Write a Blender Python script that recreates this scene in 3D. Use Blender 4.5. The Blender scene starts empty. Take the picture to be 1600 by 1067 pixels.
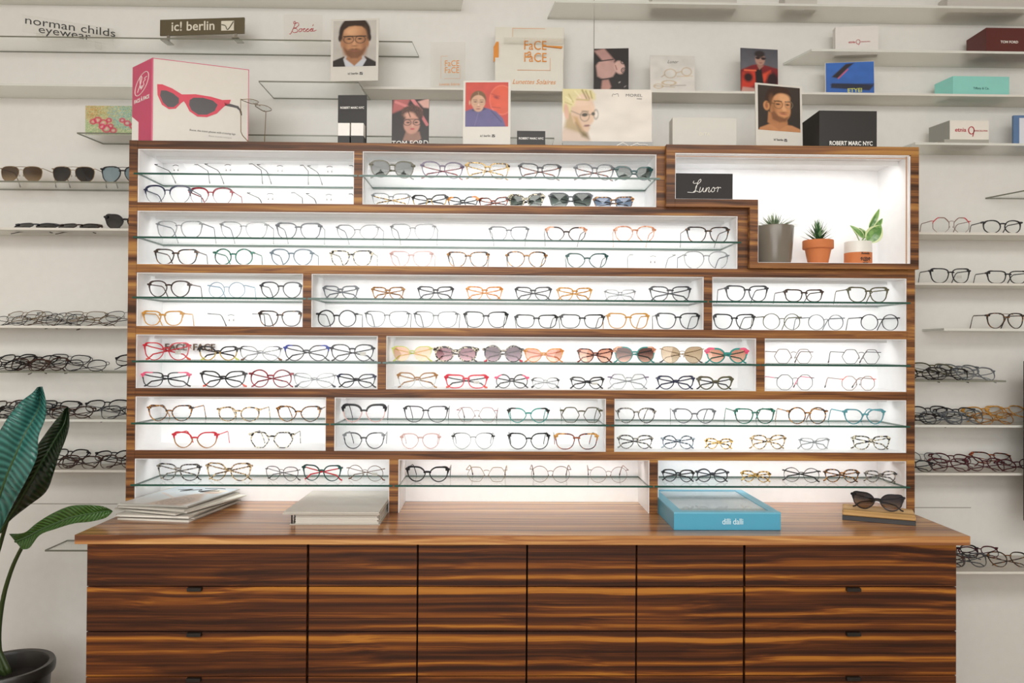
import bpy, math, random
import numpy as np
from mathutils import Vector, Matrix
random.seed(7)
C = bpy.context.scene.collection
PI = math.pi

# ------------------------------------------------------------------ camera, world, lights, exposure
F = 1200.0
CX, CY, CZ, YAW, PIT, ROL = -0.08378, -2.38605, 1.41228, 0.01839, 0.00888, 0.00616
fwd = Vector((math.sin(YAW)*math.cos(PIT), math.cos(YAW)*math.cos(PIT), math.sin(PIT)))
rt0 = Vector((math.cos(YAW), -math.sin(YAW), 0)); up0 = rt0.cross(fwd)
rt = rt0*math.cos(ROL)+up0*math.sin(ROL); up = -rt0*math.sin(ROL)+up0*math.cos(ROL)
cam = bpy.data.objects.new('camera', bpy.data.cameras.new('camera')); C.objects.link(cam)
cam.data.sensor_width = 36; cam.data.lens = F/1600*36; cam.data.clip_start = .05
cam.matrix_world = Matrix(((rt.x, up.x, -fwd.x, CX), (rt.y, up.y, -fwd.y, CY), (rt.z, up.z, -fwd.z, CZ), (0, 0, 0, 1)))
sc = bpy.context.scene; sc.camera = cam
sc.view_settings.view_transform = 'Standard'; sc.view_settings.look = 'None'
sc.view_settings.gamma = 1; sc.view_settings.use_curve_mapping = False
sc.view_settings.exposure = 0.0
sc.cycles.transparent_max_bounces = 48; sc.cycles.max_bounces = 10; sc.cycles.diffuse_bounces = 5
sc.cycles.sample_clamp_indirect = 4; sc.cycles.caustics_reflective = False; sc.cycles.caustics_refractive = False
w = bpy.data.worlds.new('room_light'); sc.world = w; w.use_nodes = True
w.node_tree.nodes['Background'].inputs[0].default_value = (1, .985, .96, 1)
w.node_tree.nodes['Background'].inputs[1].default_value = 0.68
def area(name, loc, rot, sx, sy, power, col=(1, 1, 1)):
    l = bpy.data.lights.new(name, 'AREA'); l.shape = 'RECTANGLE'; l.size = sx; l.size_y = sy; l.energy = power; l.color = col
    o = bpy.data.objects.new(name, l); C.objects.link(o); o.location = loc; o.rotation_euler = rot
    return o
area('ceiling_daylight', (0.0, -2.7, 2.9), (math.radians(22), 0, 0), 4.4, 1.4, 125, (1, .985, .955))
area('window_daylight', (-0.6, -4.5, 1.8), (math.radians(82), 0, math.radians(-8)), 2.6, 1.8, 62, (1, .985, .97))
LED = 2.6

# ------------------------------------------------------------------ helpers
def at(x, y, Y):
    """point where the sight line through photo pixel (x,y) meets the vertical plane Y"""
    d = fwd*F + rt*(x-800) - up*(y-533.5)
    k = (Y-CY)/d.y
    return Vector((CX+d.x*k, Y, CZ+d.z*k))
def atz(x, y, Z):
    d = fwd*F + rt*(x-800) - up*(y-533.5)
    k = (Z-CZ)/d.z
    return Vector((CX+d.x*k, CY+d.y*k, Z))
def s2l(c):
    c = [v/255.0 for v in c]
    return tuple(v/12.92 if v <= .04045 else ((v+.055)/1.055)**2.4 for v in c)
def hexc(h):
    return s2l([int(h[i:i+2], 16) for i in (0, 2, 4)])
class MB:
    def __init__(s): s.v = []; s.f = []; s.m = []; s.cur = 0
    def add(s, vs, fs, m=None):
        b = len(s.v); s.v += [tuple(q) for q in vs]; s.f += [tuple(i+b for i in f) for f in fs]
        s.m += [s.cur if m is None else m]*len(fs); return s
    def box(s, x0, x1, y0, y1, z0, z1, c=0.0, m=None):
        if c <= 0:
            vs = [(x, y, z) for z in (z0, z1) for y in (y0, y1) for x in (x0, x1)]
            s.add(vs, [(0, 2, 3, 1), (4, 5, 7, 6), (0, 1, 5, 4), (2, 6, 7, 3), (0, 4, 6, 2), (1, 3, 7, 5)], m)
        else:   # chamfered box
            vs = []; ids = {}
            for ix, x in enumerate((x0, x1)):
                for iy, y in enumerate((y0, y1)):
                    for iz, z in enumerate((z0, z1)):
                        sx = 1-2*ix; sy = 1-2*iy; sz = 1-2*iz
                        for k, (a, b2, d) in enumerate(((0, c, c), (c, 0, c), (c, c, 0))):
                            ids[(ix, iy, iz, k)] = len(vs); vs.append((x+sx*a, y+sy*b2, z+sz*d))
            fs = []
            g = lambda ix, iy, iz, k: ids[(ix, iy, iz, k)]
            for i in (0, 1):
                q = [(0, 0), (0, 1), (1, 1), (1, 0)]
                a = [g(i, u, v, 0) for u, v in q]; fs.append(a if i == 0 else a[::-1])
                a = [g(u, i, v, 1) for u, v in q]; fs.append(a[::-1] if i == 0 else a)
                a = [g(u, v, i, 2) for u, v in q]; fs.append(a if i == 0 else a[::-1])
            for a in (0, 1):
                for b2 in (0, 1):
                    fs.append([g(a, b2, 0, 0), g(a, b2, 1, 0), g(a, b2, 1, 1), g(a, b2, 0, 1)])
                    fs.append([g(a, 0, b2, 0), g(a, 1, b2, 0), g(a, 1, b2, 2), g(a, 0, b2, 2)])
                    fs.append([g(0, a, b2, 1), g(1, a, b2, 1), g(1, a, b2, 2), g(0, a, b2, 2)])
            for a in (0, 1):
                for b2 in (0, 1):
                    for d in (0, 1): fs.append([g(a, b2, d, 0), g(a, b2, d, 1), g(a, b2, d, 2)])
            s.add(vs, fs, m)
        return s
    def prism(s, pts, y0, y1, m=None):      # outline in x,z pulled along y
        n = len(pts)
        vs = [(p[0], y0, p[1]) for p in pts]+[(p[0], y1, p[1]) for p in pts]
        s.add(vs, [tuple(range(n)), tuple(range(2*n-1, n-1, -1))]+[(i, i+n, (i+1) % n+n, (i+1) % n) for i in range(n)], m); return s
    def slab(s, pts, z0, z1, m=None):       # outline in x,y pulled along z
        n = len(pts)
        vs = [(p[0], p[1], z0) for p in pts]+[(p[0], p[1], z1) for p in pts]
        s.add(vs, [tuple(range(n-1, -1, -1)), tuple(range(n, 2*n))]+[(i, (i+1) % n, (i+1) % n+n, i+n) for i in range(n)], m); return s
    def tube(s, path, r, seg=6, m=None, flat=1.0, cap=True):
        path = [Vector(p) for p in path]; n = len(path); vs = []; fs = []
        rs = r if hasattr(r, '__len__') else [r]*n
        for i, p in enumerate(path):
            t = (path[min(i+1, n-1)]-path[max(i-1, 0)])
            t = t.normalized() if t.length > 0 else Vector((0, 0, 1))
            ref = Vector((0, 0, 1)) if abs(t.z) < .93 else Vector((0, 1, 0))
            a = t.cross(ref).normalized(); b = a.cross(t).normalized()
            for k in range(seg):
                th = 2*PI*(k+.5)/seg
                vs.append(p+a*(math.cos(th)*rs[i]*flat)+b*(math.sin(th)*rs[i]))
        for i in range(n-1):
            for k in range(seg):
                fs.append((i*seg+k, i*seg+(k+1) % seg, (i+1)*seg+(k+1) % seg, (i+1)*seg+k))
        if cap: fs += [tuple(range(seg-1, -1, -1)), tuple((n-1)*seg+k for k in range(seg))]
        s.add(vs, fs, m); return s
    def lathe(s, prof, cx=0, cy=0, seg=40, m=None):
        vs = []; fs = []; n = len(prof)
        for k in range(seg):
            th = 2*PI*k/seg
            for r, z in prof: vs.append((cx+r*math.cos(th), cy+r*math.sin(th), z))
        for k in range(seg):
            for i in range(n-1):
                a = k*n+i; b = ((k+1) % seg)*n+i
                fs.append((a, b, b+1, a+1))
        s.add(vs, fs, m); return s
    def off(s, v):
        s.v = [(a[0]-v[0], a[1]-v[1], a[2]-v[2]) for a in s.v]; return s
    def build(s, name, mats, parent=None, smooth=False, loc=None):
        me = bpy.data.meshes.new(name); me.from_pydata(s.v, [], s.f)
        if not isinstance(mats, (list, tuple)): mats = [mats]
        for m in mats: me.materials.append(m)
        if len(mats) > 1: me.polygons.foreach_set('material_index', s.m)
        me.update()
        import bmesh
        bm = bmesh.new(); bm.from_mesh(me); bmesh.ops.recalc_face_normals(bm, faces=bm.faces); bm.to_mesh(me); bm.free()
        if smooth: me.shade_smooth() if smooth is True else None
        if smooth == 'auto':
            me.shade_smooth(); me.set_sharp_from_angle(angle=math.radians(35))
        o = bpy.data.objects.new(name, me); C.objects.link(o)
        if parent is not None: o.parent = parent
        if loc is not None: o.location = loc
        return o
def tag(o, label, cat, group=None):
    n = len(label.split()); assert 4 <= n <= 16, (n, label)
    o['label'] = label; o['category'] = cat
    if group: o['group'] = group
    return o
def thing(name, label, cat, loc=(0, 0, 0), rz=0.0, group=None, rx=0.0, ry=0.0):
    o = bpy.data.objects.new(name, None); C.objects.link(o); o.empty_display_size = .02
    o.location = loc; o.rotation_euler = (rx, ry, rz); return tag(o, label, cat, group)
def struct(name, mb, m):
    o = mb.build(name, m); o['kind'] = 'structure'; return o

# ------------------------------------------------------------------ materials
def newmat(name):
    m = bpy.data.materials.new(name); m.use_nodes = True
    return m, m.node_tree, m.node_tree.nodes, m.node_tree.links
_mc = {}
def plain(col, rough=.5, metal=0.0, spec=.5, name=None, bump=0):
    k = ('p', col, rough, metal, spec, bump)
    if k in _mc: return _mc[k]
    c = hexc(col) if isinstance(col, str) else col
    m, t, N, L = newmat(name or 'paint'); b = N['Principled BSDF']
    b.inputs['Roughness'].default_value = rough; b.inputs['Metallic'].default_value = metal
    b.inputs['Specular IOR Level'].default_value = spec
    tc = N.new('ShaderNodeTexCoord'); nz = N.new('ShaderNodeTexNoise'); nz.inputs['Scale'].default_value = 35
    L.new(tc.outputs['Object'], nz.inputs['Vector'])
    mx = N.new('ShaderNodeMix'); mx.data_type = 'RGBA'
    mx.inputs[6].default_value = (*[v*.96 for v in c], 1); mx.inputs[7].default_value = (*[min(1, v*1.03) for v in c], 1)
    L.new(nz.outputs[0], mx.inputs[0]); L.new(mx.outputs[2], b.inputs['Base Color'])
    if bump:
        bp = N.new('ShaderNodeBump'); bp.inputs['Strength'].default_value = bump; bp.inputs['Distance'].default_value = .002
        n2 = N.new('ShaderNodeTexNoise'); n2.inputs['Scale'].default_value = 180; L.new(tc.outputs['Object'], n2.inputs['Vector'])
        L.new(n2.outputs[0], bp.inputs['Height']); L.new(bp.outputs[0], b.inputs['Normal'])
    _mc[k] = m; return m
def wood(name, cols, pitch=None, rough=.38, zs=34.0, axis_y=False):
    m, t, N, L = newmat(name); b = N['Principled BSDF']; b.inputs['Roughness'].default_value = rough; b.inputs['Specular IOR Level'].default_value = .28
    tc = N.new('ShaderNodeTexCoord'); sp = N.new('ShaderNodeSeparateXYZ'); L.new(tc.outputs['Object'], sp.inputs[0])
    def math_(op, a, bb=None, c=None):
        n = N.new('ShaderNodeMath'); n.operation = op
        for i, v in enumerate((a, bb, c)):
            if v is None: continue
            if isinstance(v, (int, float)): n.inputs[i].default_value = v
            else: L.new(v, n.inputs[i])
        return n.outputs[0]
    def comb(x, y, z):
        n = N.new('ShaderNodeCombineXYZ')
        for i, v in enumerate((x, y, z)):
            if isinstance(v, (int, float)): n.inputs[i].default_value = v
            else: L.new(v, n.inputs[i])
        return n.outputs[0]
    def noise(vec, scale, det=2.0):
        n = N.new('ShaderNodeTexNoise'); n.inputs['Scale'].default_value = scale; n.inputs['Detail'].default_value = det
        L.new(vec, n.inputs['Vector']); return n.outputs[0]
    X, Y, Z = sp.outputs
    if pitch: Z0 = math_('FLOORED_MODULO', Z, pitch)
    else: Z0 = Z
    wv = noise(comb(math_('MULTIPLY', X, 1.6), math_('MULTIPLY', Y, 3), math_('MULTIPLY', Z, 5)), 1.0, 2)
    Zw = math_('ADD', Z0, math_('MULTIPLY', math_('SUBTRACT', wv, .5), .035))
    Yw = math_('ADD', Y, math_('MULTIPLY', math_('SUBTRACT', wv, .5), .05))
    n1 = noise(comb(math_('MULTIPLY', X, .55), math_('MULTIPLY', Yw, zs), math_('MULTIPLY', Zw, zs)), 1.0, 2.5)
    n2 = noise(comb(math_('MULTIPLY', X, 2.2), math_('MULTIPLY', Yw, zs*5), math_('MULTIPLY', Zw, zs*5)), 1.0, 3)
    v = math_('ADD', math_('MULTIPLY', n1, .74), math_('MULTIPLY', n2, .26))
    if pitch:   # a golden band once per veneer leaf
        d = math_('ABSOLUTE', math_('SUBTRACT', math_('FLOORED_MODULO', math_('ADD', Zw, -.002), pitch), pitch*.52))
        g = math_('MAXIMUM', 0.0, math_('SUBTRACT', 1.0, math_('DIVIDE', d, .017)))
        v = math_('ADD', math_('SUBTRACT', v, .035), math_('MULTIPLY', g, .17))
    cr = N.new('ShaderNodeValToRGB'); L.new(v, cr.inputs[0])
    e = cr.color_ramp.elements
    pos = [.36, .44, .50, .56, .64]
    while len(e) < 5: e.new(.5)
    for i in range(5): e[i].position = pos[i]; e[i].color = (*hexc(cols[i]), 1)
    L.new(cr.outputs[0], b.inputs['Base Color'])
    bp = N.new('ShaderNodeBump'); bp.inputs['Strength'].default_value = .08; bp.inputs['Distance'].default_value = .001
    L.new(n2, bp.inputs['Height']); L.new(bp.outputs[0], b.inputs['Normal'])
    return m
WOOD = wood('striped walnut', ['3E2412', '5A3820', '764B2A', '8E6034', 'AC7E42'], zs=52)
WOODTOP = wood('striped walnut worktop', ['5C341A', '82502C', '9E683C', 'B4824C', 'D0A268'], rough=.3, zs=40)
_b = WOODTOP.node_tree.nodes['Principled BSDF']; _b.inputs['Coat Weight'].default_value = .6; _b.inputs['Coat Roughness'].default_value = .2; _b.inputs['Coat IOR'].default_value = 1.6
WOODDR = wood('striped walnut drawer veneer', ['2E1609', '46240F', '5C3114', '7A4519', 'A66C28'], pitch=.134, rough=.5, zs=58)
BLACK = plain('17130F', .45); DARKGAP = plain('0C0806', .8)
WHITE = plain('F4F4F2', .5); LINING = plain((.90, .90, .905), .42)
def emis(name, col, st):
    m, t, N, L = newmat(name); N.remove(N['Principled BSDF'])
    e = N.new('ShaderNodeEmission'); e.inputs[0].default_value = (*col, 1); e.inputs[1].default_value = st
    L.new(e.outputs[0], N['Material Output'].inputs[0]); return m
LEDM = emis('led strip', (1, .985, .97), LED*8)
def clear(name, tint=(1, 1, 1), ior=1.45, rough=0.0, body=None, bodyfac=0.0, tint2=None, z0=0.0, z1=1.0, gloss=(1, 1, 1)):
    """thin clear sheet: transparent body with fresnel reflection, optional pigment and optional top-to-bottom tint"""
    m, t, N, L = newmat(name); N.remove(N['Principled BSDF'])
    tr = N.new('ShaderNodeBsdfTransparent'); tr.inputs[0].default_value = (*tint, 1)
    if tint2:
        tc = N.new('ShaderNodeTexCoord'); sp = N.new('ShaderNodeSeparateXYZ'); L.new(tc.outputs['Object'], sp.inputs[0])
        mr = N.new('ShaderNodeMapRange'); mr.inputs[1].default_value = z0; mr.inputs[2].default_value = z1; L.new(sp.outputs[2], mr.inputs[0])
        mx = N.new('ShaderNodeMix'); mx.data_type = 'RGBA'; mx.inputs[6].default_value = (*tint2, 1); mx.inputs[7].default_value = (*tint, 1)
        L.new(mr.outputs[0], mx.inputs[0]); L.new(mx.outputs[2], tr.inputs[0])
    gl = N.new('ShaderNodeBsdfGlossy'); gl.inputs['Roughness'].default_value = rough; gl.inputs[0].default_value = (*gloss, 1)
    lw = N.new('ShaderNodeLayerWeight'); lw.inputs[0].default_value = .5     # Schlick: the same from either side of the sheet
    pw = N.new('ShaderNodeMath'); pw.operation = 'POWER'; pw.inputs[1].default_value = 5; L.new(lw.outputs['Facing'], pw.inputs[0])
    f0 = ((ior-1)/(ior+1))**2
    ma = N.new('ShaderNodeMath'); ma.operation = 'MULTIPLY_ADD'; ma.inputs[1].default_value = (1-f0)*.4; ma.inputs[2].default_value = f0; L.new(pw.outputs[0], ma.inputs[0])
    m1 = N.new('ShaderNodeMixShader'); L.new(ma.outputs[0], m1.inputs[0]); L.new(gl.outputs[0], m1.inputs[2])
    if body:
        df = N.new('ShaderNodeBsdfDiffuse'); df.inputs[0].default_value = (*body, 1)
        if rough > .2:      # frosted sheet: lets daylight through to its underside
            tl_ = N.new('ShaderNodeBsdfTranslucent'); tl_.inputs[0].default_value = (*body, 1); mt = N.new('ShaderNodeMixShader'); mt.inputs[0].default_value = .68
            L.new(df.outputs[0], mt.inputs[1]); L.new(tl_.outputs[0], mt.inputs[2]); df = mt
        m2 = N.new('ShaderNodeMixShader'); m2.inputs[0].default_value = bodyfac
        L.new(tr.outputs[0], m2.inputs[1]); L.new(df.outputs[0], m2.inputs[2]); L.new(m2.outputs[0], m1.inputs[1])
    else: L.new(tr.outputs[0], m1.inputs[1])
    L.new(m1.outputs[0], N['Material Output'].inputs[0]); return m
GLASS = clear('shelf glass', (.985, .995, .99), 1.38)
GEDGE = plain('1E4A3C', .15); GEDGE2 = plain('77786A', .2); GEDGE3 = plain('D8DAD2', .2)
FROST = clear('frosted acrylic', (.95, .95, .93), 1.2, .25, (.93, .93, .90), .38)
OPAL = clear('opal acrylic', (.95, .95, .93), 1.3, .25, (.88, .87, .83), .85)
ACRYL = clear('clear acrylic', (.975, .975, .965), 1.4, 0, (.9, .9, .86), .05)
LENS = clear('clear lens', (.975, .98, .98), 1.2)

# ------------------------------------------------------------------ lettering and prints
def text(name, s, h, mat, parent, loc, bold=0.0, shear=0.0, align='CENTER', rz=0.0, ext=.0003, sx=1.0, space=1.0, ry=0.0):
    cu = bpy.data.curves.new(name, 'FONT'); cu.body = s; cu.size = h; cu.align_x = align; cu.align_y = 'CENTER'
    cu.extrude = ext; cu.offset = bold*h; cu.shear = shear; cu.resolution_u = 3; cu.space_character = space
    tmp = bpy.data.objects.new('tmp', cu); C.objects.link(tmp)
    bpy.context.view_layer.update()
    me = bpy.data.meshes.new_from_object(tmp.evaluated_get(bpy.context.evaluated_depsgraph_get()))
    bpy.data.objects.remove(tmp); me.name = name; me.materials.clear(); me.materials.append(mat)
    me.transform(Matrix.Diagonal((sx, 1, 1, 1))); me.transform(Matrix.Rotation(PI/2, 4, 'X'))
    o = bpy.data.objects.new(name, me); C.objects.link(o); o.parent = parent; o.location = loc; o.rotation_euler = (0, ry, rz)
    return o
def strokes(name, lines, mat, parent, r, y=0.0):
    mb = MB()
    for ln in lines:
        # smooth the pen strokes
        P = [Vector((a, 0, b)) for a, b in ln]; q = []
        for i in range(len(P)-1):
            p0 = P[max(i-1, 0)]; p1 = P[i]; p2 = P[i+1]; p3 = P[min(i+2, len(P)-1)]
            for k in range(5):
                u = k/5
                q.append(.5*((2*p1)+(p2-p0)*u+(2*p0-5*p1+4*p2-p3)*u*u+(3*p1-p0-3*p2+p3)*u**3))
        q.append(P[-1])
        mb.tube([(v.x, y, v.z) for v in q], r, 4, flat=1.0)
    return mb.build(name, mat, parent)
PRINT, t_, N_, L_ = newmat('printed picture')
_a = N_.new('ShaderNodeVertexColor'); _a.layer_name = 'ink'; L_.new(_a.outputs[0], N_['Principled BSDF'].inputs['Base Color'])
N_['Principled BSDF'].inputs['Roughness'].default_value = .35
def picture(name, parent, x0, x1, z0, z1, y, bg, layers, res=110, label=None):
    """flat print; layers use unit coordinates, (0,0) lower left"""
    nx = res; nz = max(20, int(res*(z1-z0)/(x1-x0))); asp = (z1-z0)/(x1-x0)
    U, V = np.meshgrid(np.linspace(0, 1, nx), np.linspace(0, 1, nz)); V2 = V*asp
    col = np.zeros((nz, nx, 3)); bgc = bg if isinstance(bg, list) else [bg, bg]
    a = np.array(hexc(bgc[0])); b = np.array(hexc(bgc[1])); col[:] = a[None, None]*(1-V[..., None])+b[None, None]*V[..., None]
    def ss(d, s): return np.clip(.5-d/(2*s), 0, 1)
    for l in layers:
        k = l[0]; c = np.array(hexc(l[-1])); s = .012
        if k == 'e':            # ellipse cx cy rx ry rot soft
            _, cx, cy, rx, ry, rot, s, _c = l; dx = U-cx; dy = V2-cy*asp; cr, sr = math.cos(rot), math.sin(rot)
            ex = (dx*cr+dy*sr)/rx; ey = (-dx*sr+dy*cr)/ry; d = (np.sqrt(ex**2+ey**2)-1)*min(rx, ry)
        elif k == 'r':          # ring
            _, cx, cy, rx, ry, wd, _c = l; d = np.abs((np.sqrt(((U-cx)/rx)**2+((V2-cy*asp)/ry)**2)-1)*min(rx, ry))-wd; s = .008
        elif k == 'l':          # line
            _, ax, ay, bx, by, wd, _c = l; ay *= asp; by *= asp; vx, vy = bx-ax, by-ay; L2 = vx*vx+vy*vy+1e-9
            tt = np.clip(((U-ax)*vx+(V2-ay)*vy)/L2, 0, 1); d = np.sqrt((U-ax-tt*vx)**2+(V2-ay-tt*vy)**2)-wd; s = .008
        elif k == 'p':          # polygon, soft
            _, pts, s, _c = l; d = np.full(U.shape, 1e9); ins = np.zeros(U.shape, bool)
            for i in range(len(pts)):
                ax, ay = pts[i]; bx, by = pts[(i+1) % len(pts)]; ay *= asp; by *= asp
                vx, vy = bx-ax, by-ay; L2 = vx*vx+vy*vy+1e-9
                tt = np.clip(((U-ax)*vx+(V2-ay)*vy)/L2, 0, 1); d = np.minimum(d, np.sqrt((U-ax-tt*vx)**2+(V2-ay-tt*vy)**2))
                cnd = ((ay > V2) != (by > V2)) & (U < (bx-ax)*(V2-ay)/(by-ay+1e-12)+ax); ins ^= cnd
            d = np.where(ins, -d, d)
        elif k == 'n':          # speckle of colour inside an ellipse
            _, cx, cy, rx, ry, amt, sd, _c = l; rg = np.random.RandomState(sd)
            m = (((U-cx)/rx)**2+((V2-cy*asp)/ry)**2 < 1) & (rg.rand(nz, nx) < amt); d = np.where(m, -1.0, 1.0)
        f = ss(d, s)[..., None]; col = col*(1-f)+c*f
    for _ in range(1):      # print softness
        pd = np.pad(col, ((1, 1), (1, 1), (0, 0)), 'edge'); col = (pd[:-2, 1:-1]+pd[2:, 1:-1]+pd[1:-1, :-2]+pd[1:-1, 2:]+2*pd[1:-1, 1:-1])/6
    rg = np.random.RandomState(len(name)+res); n1 = rg.rand(9, 9); yi = np.linspace(0, 7.99, nz); xi = np.linspace(0, 7.99, nx); y0_ = yi.astype(int); x0_ = xi.astype(int); fy = (yi-y0_)[:, None]; fx = (xi-x0_)[None]
    low = (n1[y0_][:, x0_]*(1-fy)*(1-fx)+n1[y0_+1][:, x0_]*fy*(1-fx)+n1[y0_][:, x0_+1]*(1-fy)*fx+n1[y0_+1][:, x0_+1]*fy*fx)
    col = np.clip(col*(1+.16*(low-.5)+.02*(rg.rand(nz, nx)-.5))[..., None], 0, 1)
    mb = MB()
    xs = np.linspace(x0, x1, nx); zs = np.linspace(z0, z1, nz)
    me = bpy.data.meshes.new(name)
    verts = [(float(x), y, float(z)) for z in zs for x in xs]
    faces = [(j*nx+i, j*nx+i+1, (j+1)*nx+i+1, (j+1)*nx+i) for j in range(nz-1) for i in range(nx-1)]
    me.from_pydata(verts, [], faces); at_ = me.color_attributes.new('ink', 'FLOAT_COLOR', 'POINT')
    at_.data.foreach_set('color', np.concatenate([col, np.ones((nz, nx, 1))], 2).astype(np.float32).ravel())
    me.materials.append(PRINT); o = bpy.data.objects.new(name, me); C.objects.link(o); o.parent = parent
    if label: o['label'] = label
    return o

# ------------------------------------------------------------------ the room
WALL = plain((.75, .74, .70), .35, name='wall paint'); CEIL = plain((.82, .81, .79), .6); FLOORM = wood('floor boards', ['6A5038', '7C5F44', '8A6B4D', '967757', 'A58560'])
WY = .45
struct('floor', MB().box(-3, 3, -4.6, WY+.1, -.05, 0), FLOORM)
struct('ceiling', MB().box(-3, 3, -4.6, WY+.1, 2.95, 3.0), CEIL)
struct('wall_back', MB().box(-3, 3, WY, WY+.1, 0, 2.95), WALL)
struct('wall_left', MB().box(-3.1, -3, -4.6, WY+.1, 0, 2.95), WALL)
struct('wall_right', MB().box(3, 3.1, -4.6, WY+.1, 0, 2.95), WALL)
SEAM = plain('8E8C82', .6)
p = at(928, 85, WY)
struct('trim_1', MB().box(p.x-.0012, p.x+.0012, WY-.001, WY+.01, at(928, 155, WY).z, 2.93), SEAM)
struct('trim_2', MB().box(-3, at(232, 0, WY).x, WY-.001, WY+.01, at(100, 787, WY).z-.0012, at(100, 787, WY).z+.0012), SEAM)
struct('trim_3', MB().box(at(1350, 0, WY).x, at(1517, 793, WY).x, WY-.001, WY+.01, at(1490, 793, WY).z-.0012, at(1490, 793, WY).z+.0012), SEAM)

# wall shelves -------------------------------------------------------------
SHZ = {}
def wall_shelf(key, x0, x1, ypx, xref, label, kind='glass', yf=.31, th=.008, slant0=0, slant1=0):
    z = at(xref, ypx, yf).z
    a = at(x0, ypx, yf).x if x0 > -900 else -2.6
    b = at(x1, ypx, yf).x if x1 < 2500 else 2.6
    mb = MB()
    pts = [(a, yf), (b, yf), (b+slant1, WY-.001), (a+slant0, WY-.001)]
    n = 4; z0, z1 = z-th, z
    vs = [(q[0], q[1], z0) for q in pts]+[(q[0], q[1], z1) for q in pts]
    mb.add(vs, [(3, 2, 1, 0), (4, 5, 6, 7)], 0); mb.add(vs, [(0, 1, 5, 4), (1, 2, 6, 5), (2, 3, 7, 6), (3, 0, 4, 7)], 1)
    mats = {'glass': [GLASS, GEDGE2], 'white': [OPAL, plain('DCD9D0', .3)], 'frost': [FROST, GEDGE3]}[kind]
    o = mb.build('wall_shelf', mats); tag(o, label, 'shelf', 'shelves along the back wall'); SHZ[key] = z
    return o
wall_shelf('L0', -999, 726, -18, 400, 'translucent white wall shelf at the top left, above the sign shelf', 'frost', slant1=-.02)
wall_shelf('L1', -999, 644, 60, 320, 'clear glass wall shelf carrying the black lettered acrylic sign', slant1=.01, th=.005)
wall_shelf('L2', -999, 330, 131, 100, 'pale translucent wall shelf behind the pink carton', 'frost')
wall_shelf('L2b', 404, 560, 127, 480, 'short clear glass wall shelf under the portrait of the bearded man', yf=.27, th=.005, slant1=.012)
wall_shelf('L3', 120, 866, 211, 500, 'clear glass wall shelf just above the wooden display top, floral card on it', slant0=.02, th=.005)
wall_shelf('L4', -999, 330, 283, 100, 'glass wall shelf at left carrying aviator sunglasses', th=.006)
wall_shelf('L5', -999, 330, 356, 100, 'white wall shelf at left carrying folded dark sunglasses', 'white')
wall_shelf('L6', -999, 330, 509, 100, 'white wall shelf at left carrying thin wire eyeglasses', 'white')
wall_shelf('L7', -999, 330, 580, 100, 'glass wall shelf at left above the tall plant leaf', th=.006)
wall_shelf('L8', -999, 330, 655, 100, 'glass wall shelf at left crossed by the plant leaf tips', 'frost')
wall_shelf('L9', -999, 330, 734, 100, 'white wall shelf at left just above the worktop', 'white')
wall_shelf('L10', 70, 330, 859, 100, 'short empty glass wall shelf at left under the worktop', th=.006)
wall_shelf('R0', 868, 2600, 5, 1200, 'translucent white wall shelf at the top right, showing box shadows', 'frost', slant0=-.02)
wall_shelf('R1', 1268, 2600, 78, 1400, 'frosted wall shelf at right carrying the maroon box', 'frost', slant0=-.05)
wall_shelf('R2', 565, 2600, 143, 1200, 'long white wall shelf carrying postcards and the turquoise box', 'white', yf=.33)
wall_shelf('R3', 1430, 2600, 223, 1500, 'frosted wall shelf right of the wooden display top', 'frost', slant0=-.03)
wall_shelf('R4', 1600, 2600, 297, 1600, 'empty glass wall shelf cut off by the right photo edge', slant0=-.05, th=.005)
wall_shelf('R5', 1300, 2600, 363, 1500, 'white wall shelf carrying the red octagonal eyeglasses', 'white')
wall_shelf('R6', 1300, 2600, 442, 1500, 'white wall shelf carrying two black rectangular eyeglasses', 'white')
wall_shelf('R7', 1475, 2600, 513, 1500, 'frosted wall shelf carrying the double bridge eyeglasses', 'frost')
wall_shelf('R8', 1300, 1572, 594, 1500, 'short glass wall shelf at right with a heap of dark eyeglasses', th=.006)
wall_shelf('R9', 1300, 2600, 664, 1500, 'frosted wall shelf at right with grey and honey eyeglasses', 'frost')
wall_shelf('R10', 1300, 2600, 739, 1500, 'white wall shelf at right with burgundy eyeglasses', 'white')
wall_shelf('R11', 1350, 2600, 893, 1550, 'lowest white wall shelf at right beside the drawers', 'white', yf=.24)

# ------------------------------------------------------------------ the wooden display hutch
H = 1.225; T = .02547; ZT = 2.04729; P = .19112; D = .1818; ZC = .9006; DO = .2
BZ = [ZT-k*P for k in range(6)]+[ZC]       # top of each board
hutch = thing('display_hutch', 'walnut display hutch with lit white bays standing on the worktop', 'display cabinet', (0, 0, ZC))
o0 = (0, 0, ZC); c = .0006
def hp(name, mb, m, par=None): return mb.off(o0).build(name, m, hutch if par is None else par)
for s in (-1, 1): hp('side_panel', MB().box(min(s*H, s*(H-T)), max(s*H, s*(H-T)), 0, DO, ZC, ZT-T if False else ZT, c), WOOD)
NX0 = at(1041, 300, 0).x
for k in range(6):
    hp('top_board' if k == 0 else 'shelf_board', MB().box(-H+T, (at(1170, 330, 0).x if k == 1 else H-T), .0005, DO, BZ[k]-T, BZ[k], c), WOOD)
hp('back_board', MB().box(-H+T, H-T, D+.004, DO-.001, ZC+.002, ZT-T), plain('D9D6CC', .6))
def px(x, y, Y=0): return at(x, y, Y).x
rowy = [None, 275, 370, 467, 565, 661, 760]
div = {1: [(553, 566), (1026, 1041)], 2: [(1153, 1170)], 3: [(473, 486), (1100, 1113)], 4: [(590, 603), (1182, 1195)], 5: [(509, 522), (947, 960)], 6: [(608, 622), (1015, 1028)]}
CELLS = {}
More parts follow.
